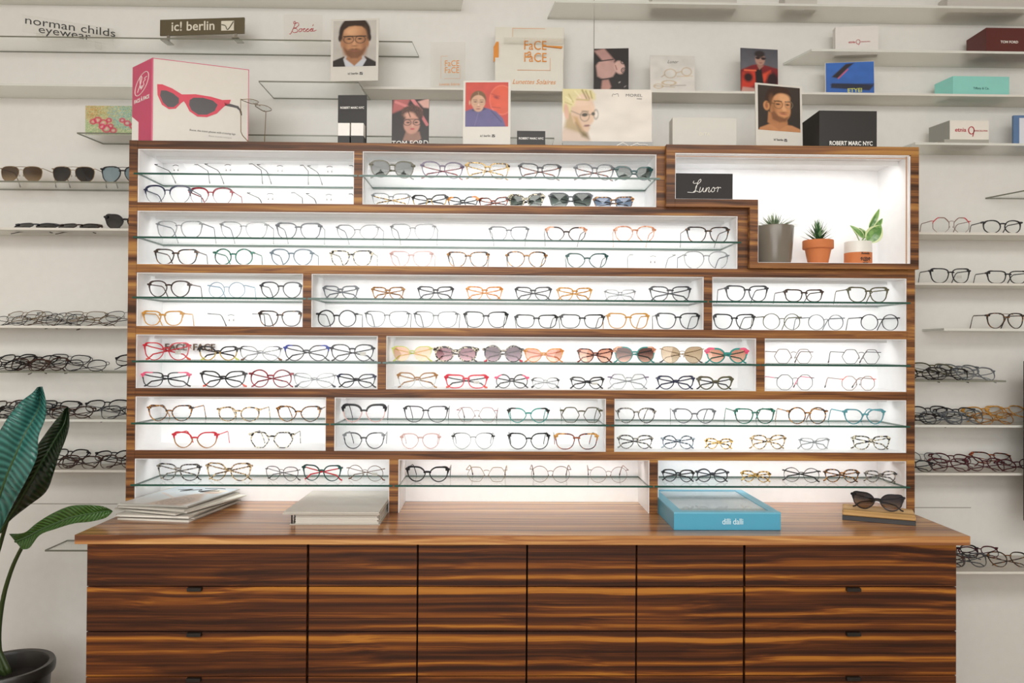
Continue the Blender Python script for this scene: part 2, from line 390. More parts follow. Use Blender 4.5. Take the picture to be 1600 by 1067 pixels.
for r in range(1, 7):
    zb = BZ[r] if r < 6 else ZC; ztp = BZ[r-1]-T
    xs = [-H+T]
    for a, b in div[r]:
        xa, xb = px(a, rowy[r]), px(b, rowy[r]); xs += [xa, xb]
        hp('divider', MB().box(xa, xb, .0, D+.003, zb+.0002, ztp-.0002, c), WOOD)
    if r > 2: xs.append(H-T)
    n = len(xs)//2
    for i in range(n):
        x0, x1 = xs[2*i], xs[2*i+1]
        CELLS[(r, i)] = (x0, x1, zb, ztp)
        g = .0025; lm = MB()
        lm.box(x0+.0003, x0+g, .004, D+.0035, zb, ztp); lm.box(x1-g, x1-.0003, .004, D+.0035, zb, ztp)
        lm.box(x0+g, x1-g, D, D+.0035, zb, ztp)
        lm.box(x0+g, x1-g, .004, D, ztp-g, ztp-.0003)
        if r < 6: lm.box(x0+g, x1-g, .004, D, zb+.0003, zb+.0015)
        hp('bay_lining', lm, LINING)
        # light bar: a slim white profile under the ceiling of the bay, near the back
        yb = .092; e = .018
        bar = MB().box(x0+e, x1-e, yb-.003, yb, ztp-g-.009, ztp-g).box(x0+e, x1-e, yb, yb+.014, ztp-g-.002, ztp-g)
        bo = hp('light_bar', bar, plain('E4E6E6', .4))
        hp('led_strip', MB().box(x0+e+.02, x1-e-.02, yb+.001, yb+.011, ztp-g-.0045, ztp-g-.0021), LEDM, None).parent = bo
# fix parents' coordinates of the led strips (light bars share the hutch origin)
# stepped niche at the top right, standing proud of the boards
FY = -.022
xa, xb = px(1041, 290, FY), px(1055, 290, FY); xc, xd = px(1171.5, 360, FY), px(1184.5, 360, FY); xe, xf = H-T, H
z_top = ZT-T; z_s1 = at(1110, 311, FY).z; z_s0 = at(1110, 323.5, FY).z; z_b1 = at(1300, 411, FY).z; z_b0 = BZ[2]+.0004
hp('niche_frame', MB().box(xa, xb, FY, D, z_s0, z_top, c).box(xb, xd, FY, D, z_s0, z_s1, c).box(xc, xd, FY, D, z_b1, z_s0, c)
   .box(xc, H-.0002, FY, D, z_b0, z_b1, c).box(H-T-.0002, H-.0002, FY, -.0002, z_b1, z_top, c).box(xa, H-.0002, FY, -.0002, z_top, ZT-.0002, c), WOOD)
g = .003
hp('niche_lining', MB().box(xb, H-T, D, D+.0035, z_s1, z_top).box(xd, H-T, D, D+.0035, z_b1, z_s1).box(xb, xb+g, FY+.006, D, z_s1, z_top)
   .box(xb, xd, FY+.006, D, z_s1+.0002, z_s1+.0015).box(xd+.0002, xd+g, FY+.006, D, z_b1, z_s1).box(xd, H-T, FY+.006, D, z_b1+.0002, z_b1+.0015)
   .box(H-T-g, H-T-.0002, FY+.004, D, z_b1, z_top).box(xb, H-T, FY+.004, D, z_top-g, z_top-.0002), LINING)
lf = MB().box(H-T-.013, H-T-.010, FY+.004, FY+.007, z_b1+.001, z_top-g).box(xb+g, H-T-.010, FY+.004, FY+.007, z_top-.011, z_top-.009)
hp('edge_trim', lf, plain('B89070', .4))
bo = hp('light_bar', MB().box(xb+.03, H-T-.03, .05, .075, z_top-.007, z_top-g).box(xb+.004, H-T-.004, .046, .05, z_top-.017, z_top-g), plain('F0F2F2', .4))
hp('led_strip', MB().box(xb+.05, H-T-.05, .054, .071, z_top-.0095, z_top-.0071), emis('niche led', (1, .985, .96), LED*7)).parent = bo
# glass shelves: one per bay, their ends let into the wood
GZ = {}
ROWN = ['', 'top', 'second', 'third', 'fourth', 'fifth', 'bottom']
BAYN = {1: ['left', 'middle'], 2: ['wide'], 3: ['left', 'middle', 'right'], 4: ['left', 'middle', 'right'], 5: ['left', 'middle', 'right'], 6: ['left', 'middle', 'right']}
gy = {1: (273, 400), 2: (374.5, 650), 3: (469, 800), 4: (568, 800), 5: (664, 800), 6: (759.5, 800)}
for (r, i), (x0, x1, zb, ztp) in CELLS.items():
    z = at(gy[r][1], gy[r][0]-1.5, 0).z; GZ[r] = z
    mb = MB(); e = .0105
    pts = [(x0-e, -.0015), (x1+e, -.0015), (x1+e, .004), (x1-.003, .004), (x1-.003, D-.003), (x0+.003, D-.003), (x0+.003, .004), (x0-e, .004)]
    n = 8; z0, z1 = z-.006, z
    vs = [(q[0], q[1], z0) for q in pts]+[(q[0], q[1], z1) for q in pts]
    mb.add(vs, [tuple(range(n-1, -1, -1)), tuple(range(n, 2*n))], 0); mb.add(vs, [(k, (k+1) % n, (k+1) % n+n, k+n) for k in range(n)], 1)
    o = mb.build('glass_shelf', [GLASS, GEDGE])
    tag(o, 'green edged glass shelf in the %s row, %s bay of the walnut hutch' % (ROWN[r], BAYN[r][i]), 'shelf', 'glass shelves in the lit bays')

# ------------------------------------------------------------------ worktop and drawer units
YC = -.28195; XC = 1.22594
top = MB().box(-XC, XC, YC, .215, .8750, .9004, .0008).off((0, 0, .875)).build('worktop', WOODTOP, loc=(0, 0, .875))
tag(top, 'long striped walnut worktop carrying the hutch, magazines and blue box', 'worktop')
YD = -.262
cols = [(135.5, 479.5), (482.5, 651.5), (653.5, 822.5), (824.5, 993.5), (995.5, 1161.5), (1164.5, 1494.5)]
names = ['wide walnut drawer unit at the left end with black tab pulls', 'walnut drawer unit beside the wide left unit, no pulls',
         'walnut drawer unit without pulls, under the grey catalogues', 'walnut drawer unit without pulls, under the empty middle worktop',
         'walnut drawer unit beside the wide right unit, under the blue box', 'wide walnut drawer unit at the right end with black tab pulls']
zr = [at(800, y, YD).z for y in (916.5, 986.5, 1056.5)]; dp = (zr[0]-zr[2])/2
for ci, (a, b) in enumerate(cols):
    x0, x1 = px(a, 900, YD), px(b, 900, YD); cx = (x0+x1)/2; base = (cx, 0, 0)
    u = thing('drawer_unit', names[ci], 'cabinet', base, group='drawer units under the worktop')
    MB().box(x0, x1, YD+.019, .20, .06, .8748).off(base).build('carcass', DARKGAP if 0 < ci < 5 else plain('33190C', .6), u)
    MB().box(x0+.01, x1-.01, YD+.06, .18, 0, .06).off(base).build('plinth', BLACK, u)
    zz = .8735; k = 0
    lo = [zr[0]]
    while lo[-1]-dp > .06: lo.append(lo[-1]-dp)
    for zl in lo:
        gp = .0012
        d = MB().box(x0+.0005, x1-.0005, YD, YD+.018, zl+gp, zz-(gp if k else 0), .0007)
        # veneer matched across the units: mesh keeps hutch-wide coordinates
        do = d.build('drawer_front', WOODDR, u, loc=(-cx, 0, 0))
        if ci in (0, 5) and k > 0:
            hx = px(305.5 if ci == 0 else 1332, 920, YD)
            MB().box(hx-.0195, hx+.0195, YD-.012, YD+.001, zz-.0105, zz-.001, .0008).build('pull', BLACK, do)
        zz = zl; k += 1

# ------------------------------------------------------------------ eyeglasses
def tort(c1, c2, c3=None, scale=160, thr=.5, name='mottled acetate', soft=.06):
    k = ('t', c1, c2, c3, scale, thr)
    if k in _mc: return _mc[k]
    m, t, N, L = newmat(name); b = N['Principled BSDF']; b.inputs['Roughness'].default_value = .2
    tc = N.new('ShaderNodeTexCoord'); nz = N.new('ShaderNodeTexNoise'); nz.inputs['Scale'].default_value = scale; nz.inputs['Detail'].default_value = 1
    L.new(tc.outputs['Object'], nz.inputs['Vector']); cr = N.new('ShaderNodeValToRGB'); L.new(nz.outputs[0], cr.inputs[0]); e = cr.color_ramp.elements
    e[0].position = thr-soft; e[0].color = (*hexc(c1), 1); e[1].position = thr+soft; e[1].color = (*hexc(c2), 1)
    if c3: q = e.new(min(.99, thr+.14)); q.color = (*hexc(c3), 1)
    L.new(cr.outputs[0], b.inputs['Base Color']); _mc[k] = m; return m
def duo(ct, cb, z, name='two tone acetate', rough=.22):
    k = ('d', ct, cb, round(z, 4))
    if k in _mc: return _mc[k]
    m, t, N, L = newmat(name); b = N['Principled BSDF']; b.inputs['Roughness'].default_value = rough
    tc = N.new('ShaderNodeTexCoord'); sp = N.new('ShaderNodeSeparateXYZ'); L.new(tc.outputs['Object'], sp.inputs[0])
    mr = N.new('ShaderNodeMapRange'); mr.inputs[1].default_value = z-.002; mr.inputs[2].default_value = z+.002; L.new(sp.outputs[2], mr.inputs[0])
    mx = N.new('ShaderNodeMix'); mx.data_type = 'RGBA'; mx.inputs[6].default_value = (*hexc(cb), 1); mx.inputs[7].default_value = (*hexc(ct), 1)
    L.new(mr.outputs[0], mx.inputs[0]); L.new(mx.outputs[2], b.inputs['Base Color']); _mc[k] = m; return m
def crystal(c, f=.35):
    k = ('c', c, f)
    if k not in _mc: _mc[k] = clear('crystal acetate', (.97, .97, .97), 1.5, .05, hexc(c), f)
    return _mc[k]
def metal(c):
    return plain(tuple(v*.55 for v in hexc(c)), .35, .35)
COL = {  # word -> material factory
 'black': lambda z: plain('16151A', .2), 'navy': lambda z: plain('1E2442', .2), 'dark grey': lambda z: plain('3B3D42', .25), 'grey': lambda z: plain('6B7076', .25),
 'blue-grey': lambda z: plain('70808C', .25), 'light blue': lambda z: plain('8FA9B8', .25), 'amber': lambda z: plain('C08A34', .2), 'honey': lambda z: tort('B07A30', 'D8A458', None, 120),
 'orange': lambda z: tort('C8782A', 'E0A050', None, 120), 'red': lambda z: plain('C01E30', .22), 'crimson': lambda z: plain('D01838', .22), 'dark red': lambda z: tort('5A1420', '9A2436', None, 140),
 'teal': lambda z: plain('2F9088', .22), 'teal blue': lambda z: plain('4A8E98', .22), 'dark teal': lambda z: plain('1C4A48', .22), 'olive': lambda z: plain('55523A', .25),
 'brown': lambda z: plain('6E4426', .22), 'dark brown': lambda z: plain('3A2620', .22), 'tan': lambda z: tort('7A5226', 'AE7E44', None, 110),
 'tortoiseshell': lambda z: tort('24160E', '8E5A24', 'C8924A', 150), 'dark tortoiseshell': lambda z: tort('1A1210', '4E3018', '8A5A2A', 140, .54),
 'red tortoiseshell': lambda z: tort('2A1214', '7E3020', 'A85830', 150, .5), 'grey tortoiseshell': lambda z: tort('2E2C30', '8A8880', 'B0A898', 150, .5),
 'spotted': lambda z: tort('1A1714', 'DAD2B8', None, 190, .53, soft=.02), 'pale tortoiseshell': lambda z: tort('3A2A1C', 'C0A070', 'E0CBA0', 190, .47),
 'peach': lambda z: tort('C07C58', 'E8B898', None, 110), 'pale pink': lambda z: crystal('D8A8A0', .45), 'clear': lambda z: crystal('8A9096', .5), 'smoky clear': lambda z: crystal('60666C', .7),
 'lilac': lambda z: plain('6A6078', .25), 'gold': lambda z: metal('A88A58'), 'silver': lambda z: metal('8A8C90'), 'gunmetal': lambda z: metal('3A3A40'), 'rose gold': lambda z: metal('B08878'),
 'green tortoiseshell': lambda z: tort('143C34', '2E9C84', '3A2A2A', 150, .47), 'blue tortoiseshell': lambda z: tort('2A3440', '7C8E9C', 'B8C4CC', 160, .5),
 'yellow tortoiseshell': lambda z: tort('2A1A0C', 'C89A3C', 'E8CC80', 150, .47), 'burgundy': lambda z: plain('4A1E26', .25), 'bronze': lambda z: metal('7A5A3C'), 'white': lambda z: plain('E8E4DC', .3),
 'pink': lambda z: plain('E0587C', .25), 'lime': lambda z: plain('C8D468', .3), 'blue': lambda z: plain('3A4A98', .22), 'beige': lambda z: plain('C8B090', .3), 'coral': lambda z: plain('D8533A', .25)}
SHAPES = {'round': (2, .95, .0, 0, 2), 'panto': (2.7, .90, .12, .03, 2.0), 'square': (3.8, .84, .13, .04, 2.5), 'rectangular': (4.2, .70, .10, .04, 2.8), 'cat-eye': (2.7, .80, .13, .16, 2.0),
          'butterfly': (3.0, .90, .12, .12, 2.2), 'oval': (2.3, .76, .05, .05, 2.0), 'hexagonal': (0, .90, 0, 0, 0), 'aviator': (2.8, .88, .15, 0, 2.1), 'geometric': (0, .86, .1, .12, 0), 'octagonal': (0, .92, 0, 0, 0)}
DROOP = {'cat-eye': .34, 'butterfly': .30, 'panto': .12, 'square': .12, 'oval': .1, 'rectangular': .06}
def lens_outline(shape, a, b, n=52):
    e1, _, tap, cat, e2 = SHAPES[shape]; out = []
    for k in range(n):
        th = 2*PI*k/n; cu, sv = math.cos(th), math.sin(th); e = e1 if sv > 0 else e2
        if e1:
            u = math.copysign(abs(cu)**(2/e), cu); v = math.copysign(abs(sv)**(2/e), sv)
        else:
            N = 8 if shape == 'octagonal' else 6; st = 2*PI/N; off = st/2 if N == 8 else 0
            ph = ((th+off) % st)-st/2; q = math.cos(st/2)/math.cos(ph); q = q*.75+.25*1.0; u, v = cu*q*1.03, sv*q*1.06
        u *= 1+tap*v*(1.5 if u < 0 and v < 0 else 1); v += cat*max(0, u)**2*(1 if v > -.2 else .4)*(.5+.5*v)*1.3
        if v > 0 and u < 0: v -= DROOP.get(shape, 0)*u*u     # brow line falls towards the bridge
        if shape == 'aviator': v -= .12*u*(1 if v < 0 else .4)*(-1 if u < 0 else 1)*0; u += .08*(-v) if v < 0 else 0
        out.append((u*a, v*b))
    return out
def temple_mat(spec, z): return COL[spec](z)
def make_glasses(name, label, cat, loc, W, shape, col, group, rz=0.0, fold=False, t=None, lens=None, bot=None, ends=None, tcol=None, rim='full', dep=None,
                 rx=0.0, ry=0.0, sun=False, tl=.128, pads=None, tag_=False, tips=None, brow=None):
    root = thing(name, label, cat, loc, rz, group, rx, ry)
    metalish = col in ('gold', 'silver', 'gunmetal', 'rose gold', 'bronze')
    if t is None: t = .0012 if metalish else (.0017 if col in ('clear', 'smoky clear') else .0025)
    k = W/.136; br = .0155*k; end = .0050*k; a = (W/2-end-br/2-t)/2; b = a*SHAPES[shape][1]
    xc = br/2+a+t*.5; zc = b+t+.0004
    dep = dep or (.0016 if metalish else .0034)
    wrap = lambda x: .95*x*x
    zsp = zc+b*.25
    if bot: m_main = duo_mat(col, bot, zsp)
    else: m_main = COL[col](zsp)
    m_end = COL[ends](0) if ends else m_main
    out = lens_outline(shape, a, b); n = len(out)
    mb = MB(); cls = [[], []]
    lensm = lens or LENS
    for si, s in enumerate((-1, 1)):
        ins = []; outs = []
        for i, (u, v) in enumerate(out):
            pu, pv = out[i-1]; nu, nv = out[(i+1) % n]; tx, tz = nu-pu, nv-pv; ll = math.hypot(tx, tz) or 1
            nx_, nz_ = tz/ll, -tx/ll
            topf = max(0, v/b); tt = t*(1+.55*topf)
            if not metalish and u > .45*a and v > .1*b: tt += t*.9*min(1, (u/a-.45)*2.2)*min(1, (v/b-.1)*2)
            if brow and v > .15*b: tt += t*1.2*min(1, (v/b-.15)*2)
            if rim == 'half' and v < .05*b: tt = .0005
            if rim == 'none': tt = .0001
            ins.append((xc+u, zc+v)); outs.append((xc+u+nx_*tt, zc+v+nz_*tt))
        if rim != 'none':
            vs = []
            for (ix, iz), (ox, oz) in zip(ins, outs):
                yi, yo = wrap(ix), wrap(ox)
                vs += [(s*ix, yi, iz), (s*ox, yo, oz), (s*ox, yo+dep, oz), (s*ix, yi+dep, iz)]
            fs = []; ms = []
            for i in range(n):
                j = (i+1) % n; u, v = out[i]
                em = 1 if (ends and u > .3*a and v > .15*b) else 0
                for q in range(4):
                    mb.add([], []); fs.append((4*i+q, 4*i+(q+1) % 4, 4*j+(q+1) % 4, 4*j+q)); ms.append(em)
            base = len(mb.v); mb.v += vs; mb.f += [tuple(x+base for x in f) for f in fs]; mb.m += ms
        cls[si] = ins
        # end piece out to the hinge
        zh = zc+b*(.76 if shape not in ('round', 'panto', 'hexagonal', 'octagonal') else .6); x_in = xc+a*.84
        x_out = W/2
        yi, yo = wrap(x_in), wrap(x_out)+.004; hh = max(t*1.1, .0011)
        if rim == 'none' or metalish: hh = .0009
        pts = [(s*x_in, yi, zh), (s*(x_in+x_out)/2, yi+.0005, zh+.0005), (s*x_out, yi+.001, zh+.0006), (s*x_out, yo+.003, zh+.0003)]
        mb.tube(pts, hh*1.25, 6, m=1 if ends else 0)
    # bridge
    zb_ = zc+b*{'round': .36, 'cat-eye': .34, 'butterfly': .38}.get(shape, .5); bx = br/2+t*1.3
    nb = 7; pts = []
    for i in range(nb):
        u = -1+2*i/(nb-1); pts.append((u*bx, wrap(bx)*u*u-.0006, zb_+.0028*(1-u*u)*(1 if metalish or rim == 'none' else .5)))
    mb.tube(pts, .0009 if (metalish or rim == 'none') else t*1.05, 6, m=0)
    if shape == 'aviator':
        mb.tube([(-xc*.72, wrap(xc)*.3, zc+b*.93), (0, -.0008, zc+b*1.0), (xc*.72, wrap(xc)*.3, zc+b*.93)], .0009, 6, m=0)
    fo = mb.build('frame_front', [m_main, m_end], root, smooth=False)
    if ends: fo['label'] = 'frame front with %s end pieces' % ends
    for si, s in enumerate((-1, 1)):
        lm = MB(); ii = cls[si]; n = len(ii); cxm = s*xc; vs = []
        th = .0012
        y0 = dep*.35 if rim != 'none' else 0
        for yy in (y0, y0+th):
            vs.append((cxm, wrap(xc)+yy-.0006, zc))
            for ix, iz in ii: vs.append((s*ix, wrap(ix)+yy, iz))
        fs = [(0, 1+i, 1+(i+1) % n) for i in range(n)]+[(n+1, n+2+(i+1) % n, n+2+i) for i in range(n)]+[(1+i, n+2+i, n+2+(i+1) % n, 1+(i+1) % n) for i in range(n)]
        lm.add(vs, fs); lo = lm.build('lens', lensm, root)
        if pads or metalish or rim == 'none':
            pm = MB(); q = br/2*.72
            pm.tube([(s*q, .003, zc-b*.05), (s*q*1.15, .004, zc-b*.28)], [.0012, .0022], 6)
            pm.tube([(s*(br/2+t), .002, zc+b*.1), (s*q, .0035, zc-b*.08)], .0005, 4)
            pm.build('nose_pad', crystal('B0A8A0', .6), root)
    # temples
    tm = temple_mat(tcol, 0) if tcol else (COL[col](0))
    thk = .0011 if (metalish or rim == 'none') else .0017
    for s in (-1, 1):
        zh = zc+b*(.78 if shape not in ('round', 'panto', 'hexagonal', 'octagonal') else .62); hx = W/2; hy = wrap(hx)+.006
        if fold:
            dd = .004 if s < 0 else .0085
            L_ = W*.94
            pts = [(s*hx, hy, zh), (s*(hx-.004), hy+dd, zh-.0005)]
            for i in range(1, 8):
                u = i/7; pts.append((s*(hx-.004-L_*.86*u), hy+dd+.001, zh-.002-(zh-.012)*u*.75))
            pts += [(s*(hx-.004-L_*.97), hy+dd+.001, max(.004, zh*.10)), (s*(hx-.004-L_*1.02), hy+dd+.001, .002)]
        else:
            r_ = tl
            pts = [(s*hx, hy-.002, zh)]+[(s*(hx-.004*u), hy+(r_*.72-hy)*u, zh+.001*u) for u in (.15, .4, .7, 1)]
            pts += [(s*(hx-.006), r_*.80, zh-.004), (s*(hx-.009), r_*.90, zh*.5), (s*(hx-.011), r_*.98, .006), (s*(hx-.011), r_, .002)]
        tb = MB(); nP = len(pts); rr = [thk*(1.0+.35*(i/(nP-1))) for i in range(nP)]
        tb.tube(pts, rr, 6, flat=.55 if not metalish else 1)
        to = tb.build('temple', tm, root)
        if tips or metalish:
            tp = MB(); tp.tube([tuple((a_+b_)/2 for a_, b_ in zip(pts[-3], pts[-2])), pts[-2], (pts[-1][0], pts[-1][1], max(.0030, pts[-1][2]))], [thk*1.2, thk*2.0, thk*1.6], 6); tp.build('temple_tip', COL[tips](0) if tips else plain('2A2422', .4), to)
        elif tcol: to['label'] = '%s temple' % tcol
    if tag_:
        tg = MB().box(xc-.012, xc+.006, .0065, .0072, zc-b*.35, zc+b*.1).build('price_tag', plain('C9C6BE', .6), root)
    return root
def duo_mat(c1, c2, z):
    base = {'black': '16151A', 'navy': '1E2442', 'grey': '6B7076', 'olive': '55523A', 'pink': 'E0587C', 'red': 'C01E30', 'pale pink': 'DDB4AE', 'teal': '2F9088', 'clear': 'C4C8CA', 'dark red': '7A1C2C', 'blue': '3A4A98',
            'lilac': '6A6078', 'dark grey': '3B3D42', 'silver': 'A0A2A6', 'coral': 'D8533A', 'yellow': 'B89A4C', 'gold': 'B89A6A', 'brown': '6E4426', 'tan': '9A6C38', 'dark brown': '3A2620', 'white': 'E8E4DC', 'light blue': '8FA9B8', 'peach': 'DCA080', 'orange': 'D88A3A'}
    return duo(base.get(c1, '403A36'), base.get(c2, 'B8A890'), z)
def tintlens(c_top, c_bot=None, z1=.034):
    k = ('L', c_top, c_bot)
    sq = lambda c: tuple(math.sqrt(v) for v in hexc(c))   # two faces per lens
    if k not in _mc: _mc[k] = clear('tinted lens', sq(c_top), 1.5, .0, tint2=sq(c_bot) if c_bot else None, z0=.006, z1=z1)
    return _mc[k]
ORD = ['first', 'second', 'third', 'fourth', 'fifth', 'sixth', 'seventh', 'eighth', 'ninth', 'tenth', 'eleventh']
def row(r, bay, lev, items, y0=.034):
    """items: (x0,x1,shape,colour,options)"""
    z = (GZ[r] if lev == 'upper' else BZ[r]+.0018)+.0002
    c0, c1, _, _ = CELLS[(r, bay)]
    nI = len(items)
    for i, it in enumerate(items):
        xa_, xb_, shape, col = it[:4]; o = dict(it[4]) if len(it) > 4 else {}
        sun = o.pop('sun', False); y = o.pop('y', y0); word = o.pop('word', None); dz = o.pop('dz', 0)
        ypx = gy[r][0]
        if (r == 4 and bay < 2) or (r == 1 and bay == 1): o.setdefault('fold', True)
        A, B = at(xa_, ypx, y), at(xb_, ypx, y); rz = math.radians(o.pop('yaw', random.uniform(-4, 4)))
        if not o.get('fold'):
            # turned a little towards the middle of the display, as laid out by hand
            pass
        W = (B.x-A.x)/max(.8, math.cos(rz))
        W = min(W, .152)
        xcen = (A.x+B.x)/2
        lim = W/2*math.cos(rz)+.004
        xcen = min(max(xcen, c0+lim), c1-lim)
        y += abs(math.sin(rz))*W/2*.6
        if not o.get('fold'):
            o['tl'] = min(.128, (D-.006-y-abs(math.sin(rz))*W/2)/math.cos(rz))
        kind = 'sunglasses' if sun else 'eyeglasses'
        desc = word or ('%s %s' % (col, shape))
        pos = ORD[i]+' from left'
        lab = '%s %s, %s on %s shelf, %s row %s bay' % (desc, kind, pos, lev, ROWN[r], BAYN[r][bay])
        make_glasses(kind, lab, kind, (xcen, y, z+dz), W, shape, col, 'frames on the %s shelf, %s row %s bay' % (lev, ROWN[r], BAYN[r][bay]), rz=rz, **o)
SG = tintlens('3A3E3A', '9AA098'); SGR = tintlens('3C4640', '8A948C'); SBR = tintlens('5A3A30', 'C8A08C'); SPK = tintlens('8A6068', 'C8A0A4'); SPU = tintlens('6A5860', 'A88E98')
SPE = tintlens('F0C0A0', 'F4DCC0'); SOR = tintlens('D89A80', 'F0CDB8'); SBL = tintlens('5C6C84', '8C9CB0'); SBE = tintlens('C0A888', 'D4C2A8'); SDK = tintlens('2A2624', '4A423C')
SAV = tintlens('5A4838', 'A89070'); SBW = tintlens('3E3230', 'A88A68')
FD = {'fold': True, 'y': .055}
def fd(**k): d = dict(FD); d.update(k); return d
rl = lambda **k: dict(rim='none', t=.0008, **k)
row(1, 0, 'upper', [(240, 308, 'rectangular', 'gunmetal', rl(word='rimless wire')), (317, 394, 'rectangular', 'gunmetal', rl(word='rimless wire')), (401, 473, 'rectangular', 'gunmetal', rl(word='rimless wire')), (479, 550, 'rectangular', 'gunmetal', rl(word='rimless wire'))])
row(1, 0, 'lower', [(219, 293, 'panto', 'navy', dict(rim='half', brow=True, word='navy browline', t=.0018)), (294, 364, 'panto', 'dark red', dict(rim='half', brow=True, word='dark red browline', t=.0018, y=.05)),
                    (384, 460, 'rectangular', 'gunmetal', rl(word='rimless wire')), (478, 550, 'rectangular', 'gunmetal', rl(word='rimless wire'))])
row(1, 1, 'upper', [(578, 647, 'panto', 'olive', dict(lens=SG, sun=True, tcol='olive', yaw=8, word='olive tinted')), (658, 724, 'panto', 'lilac', dict(tcol='dark red', yaw=8)), (728, 796, 'square', 'yellow tortoiseshell', dict(yaw=6)),
                    (811, 877, 'square', 'dark grey', dict(tcol='red tortoiseshell', yaw=6)), (898, 961, 'panto', 'grey', dict(tcol='red tortoiseshell', yaw=6)), (962, 1020, 'cat-eye', 'dark teal', dict(lens=SGR, sun=True, t=.003, yaw=4, word='dark teal cat-eye'))])
row(1, 1, 'lower', [(581, 641, 'square', 'clear', fd(tcol='yellow tortoiseshell', yaw=4)), (643, 699, 'cat-eye', 'black', fd(bot='yellow', yaw=-9)), (699, 747, 'cat-eye', 'dark grey', fd(ends='orange', yaw=-12, word='orange cornered cat-eye')),
                    (748, 794, 'cat-eye', 'red tortoiseshell', fd(yaw=-14)), (795, 849, 'butterfly', 'spotted', fd(lens=SGR, sun=True, t=.004, yaw=-14, word='big black-white spotted')), (858, 926, 'square', 'smoky clear', fd(lens=SGR, sun=True, t=.0025, word='clear framed green')),
                    (928, 990, 'rectangular', 'tortoiseshell', fd(lens=SBL, sun=True, t=.0025, yaw=-6, word='blue lensed tortoiseshell'))])
row(2, 0, 'upper', [(241, 316, 'square', 'clear', dict(tcol='grey', word='crystal square')), (343, 417, 'square', 'clear', dict(tcol='grey', word='crystal square')), (431, 501, 'square', 'grey', dict(yaw=3)), (524, 592, 'cat-eye', 'clear', dict(word='crystal cat-eye', tcol='grey')),
                    (609, 680, 'square', 'clear', dict(word='crystal square', tcol='smoky clear')), (764, 826, 'square', 'grey', dict(t=.0018)), (853, 917, 'cat-eye', 'dark brown', dict(ends='peach', word='brown cat-eye')), (960, 1024, 'panto', 'peach', {}),
                    (1073, 1140, 'square', 'dark tortoiseshell', {})])
row(2, 0, 'lower', [(241, 308, 'square', 'dark tortoiseshell', {}), (333, 396, 'round', 'green tortoiseshell', dict(word='olive green round')), (422, 489, 'panto', 'blue-grey', {}), (515, 582, 'square', 'spotted', dict(word='cream spotted square')), (609, 676, 'square', 'pale pink', {}),
                    (699, 764, 'square', 'tortoiseshell', dict(word='black tortoiseshell square')), (791, 855, 'panto', 'tortoiseshell', {}), (885, 950, 'cat-eye', 'dark teal', {}), (985, 1056, 'square', 'clear', rl(word='rimless clear', tcol='dark grey')), (1068, 1140, 'panto', 'clear', dict(word='clear panto', tcol='grey'))])
row(3, 0, 'upper', [(230, 297, 'panto', 'dark brown', {}), (323, 384, 'round', 'light blue', dict(t=.0012)), (406, 471, 'panto', 'dark grey', {})])
row(3, 0, 'lower', [(221, 284, 'square', 'amber', {}), (320, 402, 'rectangular', 'gunmetal', dict(rim='none', word='rimless wire')), (404, 471, 'square', 'dark tortoiseshell', {})])
row(3, 1, 'upper', [(504, 559, 'square', 'grey', fd(yaw=-3)), (580, 631, 'square', 'tan', fd(yaw=-6)), (653, 708, 'square', 'dark grey', fd(yaw=3)), (729, 785, 'square', 'orange', fd(yaw=3)), (805, 861, 'square', 'dark grey', fd(word='pink bridged grey', yaw=-6)),
                    (871, 925, 'square', 'honey', fd(yaw=4)), (945, 993, 'square', 'clear', fd(yaw=-4)), (1016, 1079, 'square', 'dark grey', fd(yaw=-5, word='large dark grey square'))])
row(3, 1, 'lower', [(494, 558, 'round', 'black', {}), (570, 640, 'square', 'smoky clear', {}), (646, 716, 'square', 'smoky clear', {}), (725, 794, 'square', 'black', {}), (805, 872, 'rectangular', 'black', {}), (875, 945, 'rectangular', 'black', dict(word='angular black')), (949, 1015, 'square', 'amber', {}), (1026, 1094, 'square', 'black', {})])
row(3, 2, 'upper', [(1134, 1201, 'square', 'dark grey', {}), (1226, 1287, 'rectangular', 'dark brown', dict(word='thin black gold')), (1325, 1389, 'square', 'olive', {})])
row(3, 2, 'lower', [(1115, 1180, 'square', 'black', dict(word='dark rounded square')), (1191, 1254, 'round', 'olive', dict(t=.0014)), (1262, 1322, 'round', 'grey', dict(t=.0012)), (1346, 1408, 'round', 'black', dict(t=.0015))])
row(4, 0, 'upper', [(223, 295, 'butterfly', 'red', dict(tips='coral', tag_=True, t=.0022)), (308, 371, 'cat-eye', 'black', dict(bot='yellow', word='yellow-black cat-eye', tips='lime')), (373, 439, 'cat-eye', 'clear', dict(ends='dark grey', tips='brown', word='grey cornered crystal')),
                    (443, 514, 'cat-eye', 'dark grey', dict(ends='blue', word='blue cornered')), (516, 584, 'panto', 'black', dict(ends='dark grey', tag_=True))], y0=.03)
row(4, 0, 'lower', [(217, 292, 'rectangular', 'black', dict(ends='pink', word='pink cornered black', t=.0022)), (312, 384, 'cat-eye', 'black', dict(t=.0026, tips='coral')), (389, 457, 'round', 'dark red', dict(t=.0026)), (458, 524, 'cat-eye', 'clear', dict(tips='dark grey')), (526, 587, 'cat-eye', 'black', dict(ends='navy', t=.0024))], y0=.03)
